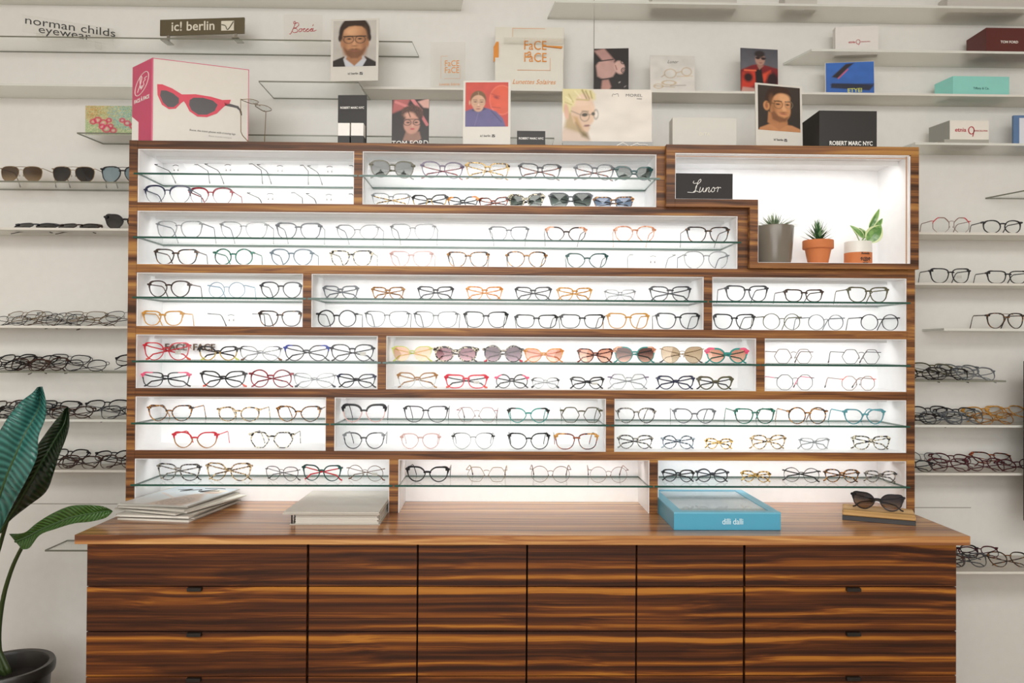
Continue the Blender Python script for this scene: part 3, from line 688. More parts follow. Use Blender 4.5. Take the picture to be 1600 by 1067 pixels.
row(4, 1, 'upper', [(612, 675, 'butterfly', 'lime', dict(lens=SPE, sun=True, rim='half', t=.0016, word='peach lensed lime')), (678, 746, 'oval', 'spotted', dict(lens=SPK, sun=True, t=.0042, word='pink lensed spotted')), (755, 817, 'round', 'grey tortoiseshell', dict(lens=SPU, sun=True, t=.0032, tips='crimson', word='dark round mauve')),
                    (819, 880, 'cat-eye', 'orange', dict(lens=SOR, sun=True, word='orange cat-eye')), (903, 958, 'butterfly', 'red tortoiseshell', dict(lens=SOR, sun=True, t=.0026, word='square orange tortoiseshell')), (960, 1024, 'butterfly', 'teal', dict(lens=SBR, sun=True, t=.0024, ends='peach', word='teal butterfly')),
                    (1032, 1100, 'butterfly', 'gold', dict(lens=SBE, sun=True, word='beige lensed gold')), (1104, 1169, 'cat-eye', 'teal', dict(lens=SOR, sun=True, t=.0036, ends='pink', word='pink cornered teal'))], y0=.03)
row(4, 1, 'lower', [(621, 683, 'butterfly', 'tan', dict(bot='clear', word='brown-topped')), (695, 762, 'rectangular', 'crimson', dict(t=.0030, tcol='black', tag_=True, tips='coral')), (774, 826, 'round', 'black', fd(ends='pink', word='pink-black round')), (831, 874, 'panto', 'clear', fd(ends='black', word='black cornered crystal', tips='dark grey')),
                    (892, 944, 'cat-eye', 'black', dict(tag_=True)), (951, 1014, 'hexagonal', 'clear', dict(ends='lilac', word='lilac topped hexagonal')), (1027, 1086, 'cat-eye', 'navy', dict(t=.0026)), (1091, 1146, 'cat-eye', 'olive', dict(t=.0034, tcol='dark grey', yaw=3))], y0=.03)
row(4, 2, 'upper', [(1209, 1271, 'hexagonal', 'bronze', {}), (1315, 1377, 'hexagonal', 'gunmetal', {})])
row(4, 2, 'lower', [(1212, 1274, 'octagonal', 'gunmetal', dict(ends='black', tcol='pink', word='black cornered wire')), (1314, 1371, 'octagonal', 'rose gold', dict(ends='coral', tips='dark grey', word='orange cornered wire'))])
row(5, 0, 'upper', [(228, 300, 'cat-eye', 'tortoiseshell', dict(t=.0024)), (338, 406, 'oval', 'pale tortoiseshell', {}), (431, 501, 'cat-eye', 'tortoiseshell', dict(word='mottled brown'))])
row(5, 0, 'lower', [(268, 340, 'cat-eye', 'red', dict(bot='tan', t=.0026)), (389, 459, 'geometric', 'spotted', dict(t=.0026, word='spotted geometric'))])
row(5, 1, 'upper', [(534, 603, 'butterfly', 'black', dict(bot='pale pink', brow=True, word='pink-black butterfly')), (630, 700, 'square', 'dark grey', dict(t=.0022)), (713, 777, 'hexagonal', 'rose gold', dict(ends='dark red')), (793, 858, 'cat-eye', 'teal', dict(ends='black')), (876, 941, 'hexagonal', 'olive', dict(t=.0022))])
row(5, 1, 'lower', [(536, 601, 'butterfly', 'dark grey', dict(ends='clear', word='crystal cornered grey')), (626, 688, 'panto', 'pale pink', {}), (706, 773, 'panto', 'clear', dict(ends='black', word='dark cornered crystal')), (794, 859, 'butterfly', 'black', {}), (867, 935, 'square', 'red tortoiseshell', dict(t=.0026, ends='honey'))])
row(5, 2, 'upper', [(964, 1025, 'panto', 'grey tortoiseshell', dict(word='black marbled')), (1053, 1118, 'cat-eye', 'grey', {}), (1148, 1212, 'square', 'green tortoiseshell', dict(word='green pink tortoiseshell')), (1231, 1294, 'round', 'tortoiseshell', dict(word='amber tortoiseshell round', t=.0024)), (1319, 1385, 'cat-eye', 'teal blue', {})])
row(5, 2, 'lower', [(966, 1020, 'panto', 'grey tortoiseshell', fd(yaw=-3)), (1035, 1085, 'round', 'blue tortoiseshell', fd(yaw=-5)), (1104, 1144, 'panto', 'yellow tortoiseshell', fd(yaw=-10)), (1174, 1230, 'panto', 'pale tortoiseshell', fd(yaw=5, word='pale mottled')), (1250, 1298, 'square', 'clear', fd(yaw=5)), (1334, 1391, 'square', 'spotted', fd(word='cream spotted'))])
row(6, 0, 'upper', [(241, 312, 'square', 'grey tortoiseshell', fd(yaw=-8)), (320, 392, 'butterfly', 'pale tortoiseshell', fd(yaw=-3)), (410, 467, 'panto', 'gunmetal', fd(yaw=-14, t=.0014)), (470, 533, 'butterfly', 'dark teal', fd(tcol='red', yaw=-8)), (539, 600, 'round', 'bronze', fd(yaw=-10, tips='brown', tag_=True))])
row(6, 1, 'upper', [(634, 701, 'cat-eye', 'black', dict(t=.0032)), (728, 792, 'hexagonal', 'gold', dict(word='thin gold')), (828, 892, 'round', 'bronze', dict(word='thin bronze round')), (920, 982, 'round', 'rose gold', dict(t=.001))], y0=.045)
row(6, 2, 'upper', [(1036, 1084, 'panto', 'black', fd(yaw=-10)), (1089, 1138, 'round', 'dark grey', fd(yaw=-6, t=.0028)), (1161, 1203, 'panto', 'yellow tortoiseshell', fd(yaw=-14)), (1227, 1281, 'round', 'black', fd(yaw=-14, t=.0014)), (1291, 1342, 'panto', 'tortoiseshell', fd(yaw=-8, t=.0026)), (1355, 1400, 'panto', 'grey tortoiseshell', fd(yaw=-10, word='dark faded'))])

# frames on the wall shelves ------------------------------------------------
def wrow(key, items, yv=.335, z=None):
    zz = SHZ[key]+.0004 if z is None else z
    for it in items:
        xa_, xb_, shape, col, lab = it[:5]; o = dict(it[5]) if len(it) > 5 else {}
        y = o.pop('y', yv); rz = math.radians(o.pop('yaw', 0)); kind = 'sunglasses' if o.pop('sun', False) else 'eyeglasses'
        dz = o.pop('dz', 0); A, B = at(xa_, 400, y), at(xb_, 400, y)
        W = min((B.x-A.x)/max(.8, math.cos(rz)), .155)
        if not o.get('fold'): o.setdefault('tl', WY-.012-y)
        make_glasses(kind, lab, kind, ((A.x+B.x)/2, y, zz+dz), W, shape, col, 'frames on the wall shelves', rz=rz, **o)
wrow('L4', [(-3, 65, 'aviator', 'gold', 'gold aviator sunglasses with brown lenses at the left photo edge', dict(sun=True, lens=SAV)),
            (78, 147, 'aviator', 'gold', 'gold aviator sunglasses with smoky dark lenses, between the other two aviators', dict(sun=True, lens=SDK)),
            (155, 225, 'aviator', 'black', 'black aviator sunglasses with blue mirror lenses beside the hutch', dict(sun=True, lens=clear('mirror lens', (.2, .3, .34), 2.2, .02, (.25, .4, .45), .4)))])
wrow('L5', [(12, 80, 'butterfly', 'dark grey', 'dark grey sunglasses lying flat, left one of the two lying down', dict(sun=True, lens=SDK, fold=True, rx=-1.05)),
            (82, 148, 'butterfly', 'dark brown', 'brown tinted sunglasses lying flat, between grey pair and black cat-eye', dict(sun=True, lens=SDK, fold=True, rx=-1.05)),
            (162, 228, 'cat-eye', 'black', 'black cat-eye sunglasses half hidden by the hutch side', dict(sun=True, lens=SDK, t=.0034))])
def heap(key, xs, cols, word, n0=None, y=.335, shapes=('oval', 'square', 'panto')):
    """a jumbled row of folded frames: some in front, some lying over them behind"""
    for i, x in enumerate(xs):
        col = cols[i % len(cols)]; back = i % 2
        wd = 60+((i*37) % 9)
        lab = '%s eyeglasses, %s from left in the %s' % (col if ' ' in col or True else col, ORD[i], word)
        wrow(key, [(x-wd/2, x+wd/2, shapes[(i*2) % len(shapes)], col, lab, dict(fold=True, y=y+(.05 if back else .008), dz=.022 if back else 0.0, rx=-.62 if not back else -.85, ry=random.uniform(-.06, .06), yaw=((i*53) % 17)-8, t=.0022 if 'wire' not in word else None))])
heap('L6', [12, 32, 58, 80, 98, 128, 150, 195], ['gunmetal', 'gold', 'bronze', 'gunmetal'], 'wire heap on upper left wall shelf')
heap('L7', [2, 20, 42, 56, 72, 104, 132, 212], ['black', 'black', 'dark brown', 'black', 'dark brown', 'gunmetal', 'gunmetal', 'black'], 'heap above the plant leaf')
heap('L8', [-6, 8, 22, 48, 72, 88, 112, 165, 192], ['black', 'dark brown', 'black', 'dark grey', 'black'], 'heap behind the plant leaf')
heap('L9', [88, 105, 124, 176, 186], ['dark brown', 'black'], 'heap above the magazines')
wrow('R5', [(1456, 1518, 'octagonal', 'rose gold', 'red octagonal wire eyeglasses right of the hutch', dict(ends='red', brow=True)),
            (1536, 1598, 'oval', 'black', 'black oval eyeglasses right of the red octagonal pair', dict(t=.0026))])
wrow('R6', [(1454, 1517, 'square', 'black', 'black squarish eyeglasses right of the hutch, under the red octagonal pair', dict(tag_=True)), (1543, 1607, 'rectangular', 'black', 'black rectangular eyeglasses cut by the right photo edge', {})])
wrow('R7', [(1541, 1604, 'aviator', 'dark tortoiseshell', 'brown double bridge eyeglasses alone on their right wall shelf', dict(yaw=6))])
heap('R8', [1440, 1462, 1486, 1505, 1530], ['black', 'olive', 'black', 'smoky clear', 'grey'], 'heap on the short right wall shelf')
heap('R9', [1436, 1456, 1478, 1500, 1512, 1546, 1560, 1584], ['black', 'black', 'smoky clear', 'black', 'smoky clear', 'amber', 'tan', 'honey'], 'grey and honey heap at right')
heap('R10', [1430, 1446, 1488, 1492, 1545, 1558, 1596], ['black', 'silver', 'burgundy', 'burgundy', 'burgundy', 'red tortoiseshell', 'burgundy'], 'burgundy heap at right')
heap('R11', [1480, 1504, 1516, 1536, 1582], ['dark brown', 'black', 'dark grey', 'burgundy', 'dark tortoiseshell'], 'heap beside the right drawer unit', y=.285)

# ------------------------------------------------------------------ cards, cartons and signs
CARD = plain('D6D2C7', .4); INKB = plain('1C1A18', .5); INKW = plain('F2F0EA', .4); ORANGE = plain('D98A2C', .4); REDI = plain('B0182C', .4); GREYI = plain('6A6864', .5)
def px_box(x0, x1, y0, Y, zb, y1=None):
    """centre x, width and height at plane Y of something seen from pixel x0 to x1 with its top at pixel y0, standing at height zb"""
    a, b = at(x0, y0, Y), at(x1, y0, Y); zt = (a.z+b.z)/2
    return (a.x+b.x)/2, b.x-a.x, zt-zb
HT = ZT+.0003
def card(name, label, cat, x0, x1, ytop, Y, zb, th=.003, mat=CARD, yaw=0.0, lean=0.0, group=None, dz=0.0):
    cx, w_, h_ = px_box(x0, x1, ytop, Y, zb); w_ /= math.cos(yaw)
    r = thing(name, label, cat, (cx, Y, zb+dz), yaw, group, rx=lean)
    MB().box(-w_/2, w_/2, 0, th, 0, h_-dz, .0004 if th > .002 else 0).build('board', mat, r)
    return r, w_, h_-dz
SK = 'C99A78'
def marks(r, x, z, h):
    text('lettering', 'ic! berlin', h, INKB, r, (x, -.0006, z), bold=.01)
    m = MB().box(x+h*2.75, x+h*3.75, -.001, -.0003, z-h*.42, z+h*.42); m.off((h*.55, 0, 0)).build('logo', INKB, r)
    strokes('logo_tick', [[(x+h*2.35, z+h*.15), (x+h*2.65, z-h*.25), (x+h*3.1, z+h*.3)]], INKW, r, h*.06, -.0012)
def portrait_card(label, x0, x1, yt, Y, zb, z_pic, bg, layers, yaw=0.0, dz=0.0, m=.05, th=.004, top=.03):
    r, w_, h_ = card('photo_card', label, 'photo card', x0, x1, yt, Y, zb, th, plain('D4D1C8', .35), yaw, -.03, 'portrait cards', dz)
    picture('portrait', r, -w_/2+m*w_, w_/2-m*w_, h_*z_pic, h_*(1-top), -.0006, bg, layers)
    return r, w_, h_
# bearded man in dark glasses
man1 = [('p', [(-.02, -.02), (-.02, .12), (.25, .22), (.5, .1), (.75, .22), (1.02, .08), (1.02, -.02)], .01, '2A2420'),
        ('p', [(.3, -.02), (.24, .16), (.3, .24), (.5, .02), (.7, .24), (.78, .14), (.68, -.02)], .008, 'BFC3C8'),
        ('p', [(.36, .3), (.3, .16), (.5, .01), (.68, .16), (.66, .3)], .015, 'A0714E'),
        ('e', .5, .72, .37, .40, 0, .02, '2E2017'), ('e', .155, .62, .04, .08, 0, .01, '33241A'), ('e', .845, .62, .04, .08, 0, .01, '33241A'),
        ('e', .205, .5, .035, .09, 0, .015, 'B07E5A'), ('e', .8, .5, .035, .09, 0, .015, 'A8774F'),
        ('e', .5, .66, .28, .30, 0, .03, 'C08E66'), ('e', .5, .46, .28, .32, 0, .03, 'B88660'), ('e', .44, .76, .15, .10, 0, .05, 'D0A078'), ('p', [(.2, .66), (.24, .8), (.36, .87), (.5, .885), (.66, .87), (.77, .8), (.8, .66), (.84, .85), (.7, .99), (.3, .99), (.16, .85)], .015, '33241A'), ('e', .73, .5, .05, .2, 0, .06, '8E6042'), ('e', .27, .45, .04, .16, 0, .05, '9A6C4A'),
        ('p', [(.24, .42), (.3, .26), (.42, .17), (.58, .17), (.7, .26), (.76, .42), (.66, .36), (.5, .39), (.34, .36)], .025, '7A5238'),
        ('e', .5, .335, .09, .012, 0, .008, '8C5A48'), ('e', .5, .375, .1, .012, 0, .012, '6E4A34'),
        ('e', .49, .5, .035, .10, 0, .02, 'CC9A72'), ('e', .5, .445, .06, .014, 0, .01, '8A5E42'),
        ('e', .37, .6, .055, .018, 0, .006, '4A3A30'), ('e', .62, .6, .055, .018, 0, .006, '4A3A30'), ('e', .37, .6, .018, .018, 0, .004, '1A1614'), ('e', .62, .6, .018, .018, 0, .004, '1A1614'),
        ('e', .37, .655, .08, .014, .08, .008, '4A3222'), ('e', .62, .655, .08, .014, -.08, .008, '4A3222'),
        ('r', .36, .585, .115, .085, .007, '3A302C'), ('r', .63, .585, .115, .085, .007, '3A302C'), ('l', .24, .655, .76, .655, .012, '201A18')]
r, w_, h_ = portrait_card('photo card of a bearded man in dark glasses and sweater', 516, 592, 28, .262, SHZ['L2b'], .235, ['B4B0A8', 'C2BEB6'], man1, yaw=-.10)
marks(r, -.004, h_*.12, .0105)
# woman in a violet pullover on red
wom = [('e', .85, .6, .3, .36, 0, .02, 'D2563A'), ('r', .85, .6, .28, .34, .004, 'E0806A'), ('e', .72, .66, .06, .03, -.4, .02, '8C3030'), ('l', .62, .44, .82, .42, .008, 'A03A34'), ('l', .6, .74, .8, .68, .008, 'A83C34'),
       ('p', [(-.02, -.02), (-.02, .34), (.14, .4), (.5, .42), (.72, .34), (.88, .18), (.95, -.02)], .012, '5C5684'),
       ('p', [(.15, .36), (.2, .44), (.4, .45), (.5, .4), (.4, .36), (.25, .34)], .01, '3E3A5C'), ('l', .6, .36, .85, .1, .012, '47426C'), ('l', .3, .3, .22, .02, .01, '6C6694'),
       ('e', .3, .62, .185, .2, 0, .012, '6E5030'), ('l', .3, .78, .31, .7, .006, 'A88A60'),
       ('e', .3, .55, .165, .17, 0, .012, 'C8A084'), ('e', .3, .45, .12, .12, 0, .012, 'C49C80'), ('e', .1, .54, .02, .05, 0, .008, 'C49A7C'),
       ('e', .23, .56, .04, .012, 0, .006, '3C2C24'), ('e', .38, .555, .04, .012, 0, .006, '3C2C24'), ('l', .18, .605, .27, .6, .006, '4A3424'), ('l', .34, .6, .42, .6, .006, '4A3424'),
       ('e', .305, .49, .02, .05, 0, .01, 'D6B096'), ('e', .305, .455, .03, .008, 0, .006, '7A4A3A'), ('e', .3, .4, .05, .012, 0, .006, '8A3A3C'),
       ('r', .23, .545, .065, .05, .004, 'A89478'), ('r', .385, .545, .065, .05, .004, 'A89478')]
r, w_, h_ = portrait_card('red photo card of a person in a violet pullover and wire glasses', 723.5, 798, 124.5, .03, HT, .30, ['B84038', 'C44A3E'], wom, yaw=-.05)
marks(r, -.004, h_*.16, .0095)
# young man in thin round glasses on brown
man2 = [('p', [(0, -.02), (.04, .05), (.25, .14), (.45, .16), (.8, .14), (1.02, .06), (1.02, -.02)], .012, 'B98258'), ('p', [(.24, .42), (.22, .18), (.5, .02), (.7, .16), (.68, .3)], .015, 'AE7850'),
        ('e', .48, .72, .3, .26, .3, .02, '2A1A12'), ('p', [(.16, .68), (.25, .92), (.5, 1.0), (.72, .95), (.76, .82), (.5, .86), (.34, .78), (.3, .66)], .02, '3A2418'),
        ('e', .55, .62, .22, .22, .1, .02, 'CC9468'), ('e', .53, .46, .24, .24, .2, .02, 'C48C60'), ('e', .62, .74, .13, .09, 0, .03, 'D8A478'), ('e', .36, .5, .06, .18, .15, .06, '94643E'),
        ('e', .2, .55, .075, .10, .1, .012, 'C08858'), ('e', .2, .55, .035, .06, .1, .012, '96603E'),
        ('p', [(.3, .4), (.34, .26), (.5, .19), (.66, .22), (.73, .34), (.62, .3), (.48, .34), (.38, .44)], .02, '7C5236'),
        ('e', .6, .385, .085, .014, -.05, .006, '9A5646'), ('e', .6, .42, .08, .01, 0, .008, '6A4028'), ('p', [(.6, .6), (.68, .47), (.6, .45), (.56, .5)], .014, 'D8A478'),
        ('e', .47, .60, .055, .016, 0, .006, '32241C'), ('e', .7, .6, .045, .016, 0, .006, '32241C'), ('l', .38, .665, .56, .665, .010, '402A1C'), ('l', .64, .665, .76, .67, .010, '402A1C'),
        ('r', .48, .59, .1, .085, .005, '4A3A2A'), ('r', .735, .6, .09, .08, .005, '8A7A66'), ('l', .2, .625, .39, .61, .009, '6A4A28')]
r, w_, h_ = portrait_card('brown photo card of a bare-shouldered man in round glasses', 1179, 1258, 131, .03, HT, .285, ['2E2722', '38302A'], man2, yaw=.20)
marks(r, -.004, h_*.15, .0095)
# dark card, face under curls
tf = [('p', [(0, .7), (.05, 1.02), (.5, 1.02), (.4, .85), (.25, .78)], .03, 'A85A58'), ('l', .1, .95, .5, .82, .035, 'C87A78'), ('l', .55, 1.0, .78, .75, .045, 'C47878'), ('l', .8, .65, .95, .45, .04, 'B86A6C'), ('p', [(.7, .95), (1.02, 1.02), (1.02, .8), (.85, .82)], .02, 'C89C90'),
      ('e', .55, .68, .3, .24, 0, .02, '38221A'), ('n', .55, .72, .3, .22, .25, 3, '6A4430'), ('p', [(.3, .12), (.38, .3), (.75, .3), (.8, .14), (.6, .02)], .02, '8C6858'), ('p', [(.2, -.02), (.4, .12), (.6, .06), (.8, .14), (.95, -.02)], .012, '141012'),
      ('e', .54, .46, .22, .26, 0, .02, 'B88876'), ('e', .48, .66, .14, .08, 0, .03, 'C89884'), ('e', .44, .5, .05, .02, 0, .008, '2A1A16'), ('e', .66, .5, .05, .02, 0, .008, '2A1A16'),
      ('e', .56, .36, .06, .022, 0, .008, 'A84048'), ('e', .56, .43, .03, .03, 0, .01, 'C89A86'), ('r', .42, .5, .1, .075, .008, '1A1414'), ('r', .68, .5, .1, .075, .008, '1A1414'), ('l', .36, .57, .74, .57, .008, '2A201C'), ('l', .5, .62, .42, .78, .012, '38221A')]
r, w_, h_ = card('photo_card', 'dark photo card of a curly haired person touched by pink fingers', 'photo card', 612, 670.5, 155, .03, HT, .003, BLACK, -.10, -.02, 'portrait cards')
picture('portrait', r, -w_/2, w_/2, 0.0, h_, -.0006, ['1C1614', '2A1C1A'], tf); text('lettering', 'TOM FORD', .0255, INKW, r, (0, -.0012, .006), sx=.9)
# reclining tattooed person card
rec = [('p', [(0, .95), (.3, 1.0), (.6, .72), (.55, .62), (.3, .66)], .03, 'B08880'), ('p', [(.06, .6), (.1, .35), (.3, .26), (.55, .34), (.66, .48), (.6, .66), (.35, .72), (.15, .7)], .03, 'C09A90'), ('p', [(.2, -.02), (.24, .25), (.42, .28), (.5, .1), (.42, -.02)], .03, 'B4887C'),
       ('e', .74, .55, .15, .2, .3, .02, 'CCA79C'), ('l', .1, .7, .55, .74, .016, '141212'), ('l', .15, .27, .55, .3, .018, '141212'), ('r', .84, .68, .06, .06, .012, '181414'), ('r', .86, .48, .07, .07, .012, '181414'), ('r', .86, .48, .03, .03, .01, '2A2020'),
       ('l', .8, .74, .92, .6, .01, '181414'), ('l', .62, .6, .66, .5, .012, '8A5A54'), ('e', .74, .2, .03, .015, .6, .01, 'B0A8A4'), ('e', .9, .1, .03, .01, .6, .01, 'B0A8A4')]
r, w_, h_ = card('photo_card', 'dark photo card of a reclining person with patterned glasses', 'photo card', 928.5, 982, 75, .345, SHZ['R2'], .002, BLACK, -.08, -.03, 'portrait cards')
picture('portrait', r, -w_/2, w_/2, 0, h_, -.0006, ['1E1816', '241E1C'], rec)
# red fur coat card
fur = [('p', [(-.02, -.02), (-.02, .5), (.3, .62), (.5, .66), (.72, .62), (1.02, .56), (1.02, -.02)], .02, '7A1E22'), ('p', [(0, .1), (.05, .45), (.45, .52), (.4, .2), (.15, .05)], .04, 'C43A28'), ('p', [(.58, .18), (.56, .42), (.8, .52), (.86, .4), (.68, .3)], .03, 'D04A30'), ('e', .2, .34, .12, .12, 0, .04, '2A0E10'),
       ('e', .85, .3, .15, .2, 0, .04, '2A1216'), ('p', [(.42, 0), (.38, .5), (.55, .58), (.62, .2), (.7, 0)], .02, '181214'), ('l', .1, .5, .4, .5, .02, 'E06A48'), ('p', [(.0, 0), (.05, .12), (.35, .1), (.4, 0)], .02, 'C09488'),
       ('e', .52, .76, .13, .17, 0, .02, 'B08878'), ('p', [(.44, .62), (.5, .52), (.62, .62)], .015, 'A07868'), ('e', .51, .88, .14, .09, 0, .02, '2E2626'), ('e', .46, .79, .06, .035, 0, .008, '2A1C20'), ('e', .61, .78, .06, .035, 0, .008, '2A1C20'), ('l', .4, .8, .68, .79, .008, '201818'), ('e', .54, .68, .04, .01, 0, .006, '8A4A48')]
r, w_, h_ = card('photo_card', 'photo card of a person in a red fur coat and dark glasses', 'photo card', 1157, 1217, 75.5, .345, SHZ['R2'], .002, BLACK, .10, -.03, 'portrait cards')
picture('portrait', r, -w_/2, w_/2, 0, h_, -.0006, ['77777C', '4E4E56'], fur)
# large white card with blond profile
mor = [('p', [(-.02, -.02), (-.02, .2), (.12, .35), (.25, .3), (.3, .1), (.32, -.02)], .02, 'C8B4A4'), ('p', [(.02, .26), (.06, .6), (.15, .6), (.28, .2), (.24, .14)], .02, 'B09A72'), ('e', .13, .83, .18, .17, .2, .02, 'CFC58C'), ('p', [(-.01, .98), (0, .55), (.08, .6), (.34, .78), (.37, .8), (.37, .9), (.33, .99)], .012, 'D4CA96'),
       ('e', .25, .6, .115, .19, .1, .012, 'D8BCA4'), ('p', [(.1, .5), (.13, .36), (.2, .22), (.28, .17), (.31, .25), (.3, .33), (.34, .38), (.36, .55), (.3, .7), (.1, .66)], .012, 'D4B69C'), ('p', [(.12, .48), (.16, .3), (.24, .2), (.2, .34), (.17, .46)], .02, 'B8945E'), ('p', [(.15, .36), (.22, .2), (.28, .16), (.3, .05), (.22, .1)], .02, '6E5C2C'),
       ('l', .07, .9, .12, .75, .004, 'A09048'), ('l', .22, .98, .27, .82, .007, '7A6A28'), ('l', .26, .96, .30, .82, .007, '8A7A34'), ('l', .31, .96, .33, .83, .006, '8A7A34'), ('l', .14, .96, .2, .84, .004, 'E8E0B8'), ('l', .03, .75, .1, .7, .003, 'A09048'), ('l', .04, .85, .1, .78, .003, 'EDE6C4'), ('l', .16, .8, .3, .79, .006, 'A89854'),
       ('e', .045, .57, .028, .09, .1, .006, 'D0A890'), ('e', .25, .51, .035, .02, .1, .005, '3A3424'), ('e', .345, .53, .02, .02, .1, .005, '3A3424'), ('l', .22, .58, .29, .575, .004, '7A6A48'), ('e', .275, .3, .035, .01, .1, .004, '8A5A58'), ('l', .25, .31, .3, .315, .002, '5A3230'),
       ('r', .25, .48, .05, .055, .0022, '4A4A44'), ('r', .375, .52, .025, .05, .0022, '5A5A54'), ('l', .1, .58, .2, .51, .0025, '4A4A44'), ('l', .3, .51, .35, .53, .0022, '4A4A44')]
r, w_, h_ = card('photo_card', 'wide white card with a short blond haired person in profile', 'advertising card', 879, 1018.5, 139, .03, HT+.019, .003, plain('D8D2C8', .3), -.01, -.02)
picture('portrait', r, -w_/2, w_/2, 0, h_, -.0006, 'D8D2C8', mor, res=180)
text('lettering', 'MOREL', .0125, GREYI, r, (w_*.30, -.0012, h_*.885), sx=1.35); text('lettering', 'PARIS', .005, GREYI, r, (w_*.36, -.0012, h_*.82), sx=1.3)
strokes('logo', [[(w_*.055, h_*.86), (w_*.065, h_*.91), (w_*.085, h_*.9), (w_*.1, h_*.91), (w_*.12, h_*.915), (w_*.128, h_*.86)]], GREYI, r, .0008, -.001)
cx, w2, _ = px_box(879, 1020, 225, .026, HT)
st = thing('sign_holder', 'clear acrylic holder with white scribbled lettering under the wide white card', 'sign holder', (cx, .024, HT))
MB().box(-w2/2, w2/2, 0, .03, 0, .0185).build('block', clear('grey acrylic', (.55, .55, .52), 1.45, .05, (.4, .4, .38), .35), st)
strokes('lettering', [[(w2*.1+.012*i+.004*math.sin(i*9), .006+.006*((i*7) % 3)/2+.004*math.sin(i*1.3)) for i in range(9)]], INKW, st, .0012, -.0008)
# pink carton with red sunglasses picture: white front, pink side folded back at an open angle
PK = plain('C8486C', .35); W9 = .284; cz = at(237, 88, .0).z-HT
cr_ = thing('carton', 'big white carton with pink side and red cat-eye sunglasses picture', 'display carton', (at(237.5, 150, .012).x, .012, HT), math.radians(19))
SP = math.hypot(.067, .113)
MB().slab([(0, 0), (W9, 0), (W9, .06), (.03, .125), (-.067, .113)], 0, cz).build('box_body', plain('CFCBC1', .35), cr_)
sa = math.atan2(-.113, .067)
ps = MB().box(.0004, SP-.0004, -.0009, -.0001, .0005, cz-.0005).build('pink_side', PK, cr_); ps['label'] = 'pink side panel with a white logo'
ps.location = (-.067, .113, 0); ps.rotation_euler = (0, 0, sa)
e_ = MB(); e_.box(-.001, .003, -.0010, -.0002, 0, cz).box(0, W9, -.0010, -.0002, cz-.0018, cz).box(W9-.002, W9, -.001, -.0002, 0, cz); e_.build('pink_edging', PK, cr_)
def ell(cx_, cz_, rx_, rz_, n=26, rot=0, cat=0):
    o = []
    for k in range(n):
        th = 2*PI*k/n; u, v = math.cos(th), math.sin(th); v2 = v+cat*max(0, u)**3; o.append((cx_+(u*rx_)*math.cos(rot)-(v2*rz_)*math.sin(rot), cz_+(u*rx_)*math.sin(rot)+(v2*rz_)*math.cos(rot)))
    return o
RDP = plain('C81E3E', .35); DKP = plain('2C2224', .3)
q = MB(); y1, y2 = -.0008, -.0004
X = lambda u: u*W9; Zz = lambda v: v*cz
# red frame shape and dark lenses, printed flat
q.prism([(X(.05), Zz(.69)), (X(.10), Zz(.695)), (X(.2), Zz(.66)), (X(.3), Zz(.60)), (X(.34), Zz(.605)), (X(.44), Zz(.62)), (X(.6), Zz(.61)), (X(.72), Zz(.585)), (X(.81), Zz(.60)), (X(.795), Zz(.55)), (X(.74), Zz(.51)), (X(.66), Zz(.41)),
         (X(.56), Zz(.355)), (X(.46), Zz(.35)), (X(.38), Zz(.405)), (X(.34), Zz(.49)), (X(.32), Zz(.52)), (X(.29), Zz(.49)), (X(.24), Zz(.42)), (X(.17), Zz(.405)), (X(.1), Zz(.45)), (X(.055), Zz(.56))], y2-.0008, y2, 0)
q.prism([(X(a), Zz(b)) for a, b in ((.09, .62), (.14, .625), (.21, .60), (.27, .55), (.27, .49), (.22, .435), (.16, .43), (.11, .48), (.08, .56))], y2-.0014, y2-.0009, 1)
q.prism([(X(a), Zz(b)) for a, b in ((.38, .54), (.42, .575), (.52, .585), (.62, .565), (.67, .52), (.64, .44), (.56, .385), (.47, .375), (.4, .42), (.375, .48))], y2-.0014, y2-.0009, 1)
q.prism([(X(a), Zz(b)) for a, b in ((.74, .56), (.82, .545), (.89, .53), (.925, .47), (.93, .42), (.915, .42), (.9, .48), (.87, .505), (.8, .515), (.75, .52))], y2-.0008, y2, 1)
q.build('sunglasses_print', [RDP, DKP], cr_)
text('lettering', 'Bocca, the iconic glasses with crossing legs', .0088, GREYI, cr_, (X(.62), -.0006, Zz(.18)), shear=.25, bold=.003, sx=.9); text('lettering', 'Bocca, lunettes iconiques', .0068, plain('A8A49C', .5), cr_, (X(.7), -.0006, Zz(.13)), shear=.25)
def on_side(o): o.rotation_euler = (0, 0, sa); o.location = (-.067, .113, 0); return o
mx_ = SP*.5
on_side(strokes('oval_logo', [[(a_+mx_, b_+cz*.74) for a_, b_ in ell(0, 0, .050, .026, 24, .5)+[ell(0, 0, .050, .026, 24, .5)[0]]], [(mx_+a_*1.4, cz*.74+b_*1.4) for a_, b_ in [(-.02, -.016), (-.004, .004), (.0, .016), (-.008, .014), (-.006, -.008), (.002, -.004), (-.004, -.012), (.01, -.004), (.008, .002), (.016, .006), (.014, .01), (.024, .012)]]], INKW, cr_, .0012, -.0016))
t1 = text('lettering', 'FACE À FACE', .0165, INKW, cr_, (0, 0, 0), bold=.02, sx=1.05); t1.rotation_euler = (0, 0, sa); t1.location = (-.067+math.cos(sa)*mx_+math.sin(sa)*.0016, .113+math.sin(sa)*mx_-math.cos(sa)*.0016, cz*.55)
on_side(MB().prism([(.001, .002), (.045, .012), (.045, .075), (.001, .10)], -.0016, -.001).build('white_flap_print', INKW, cr_))
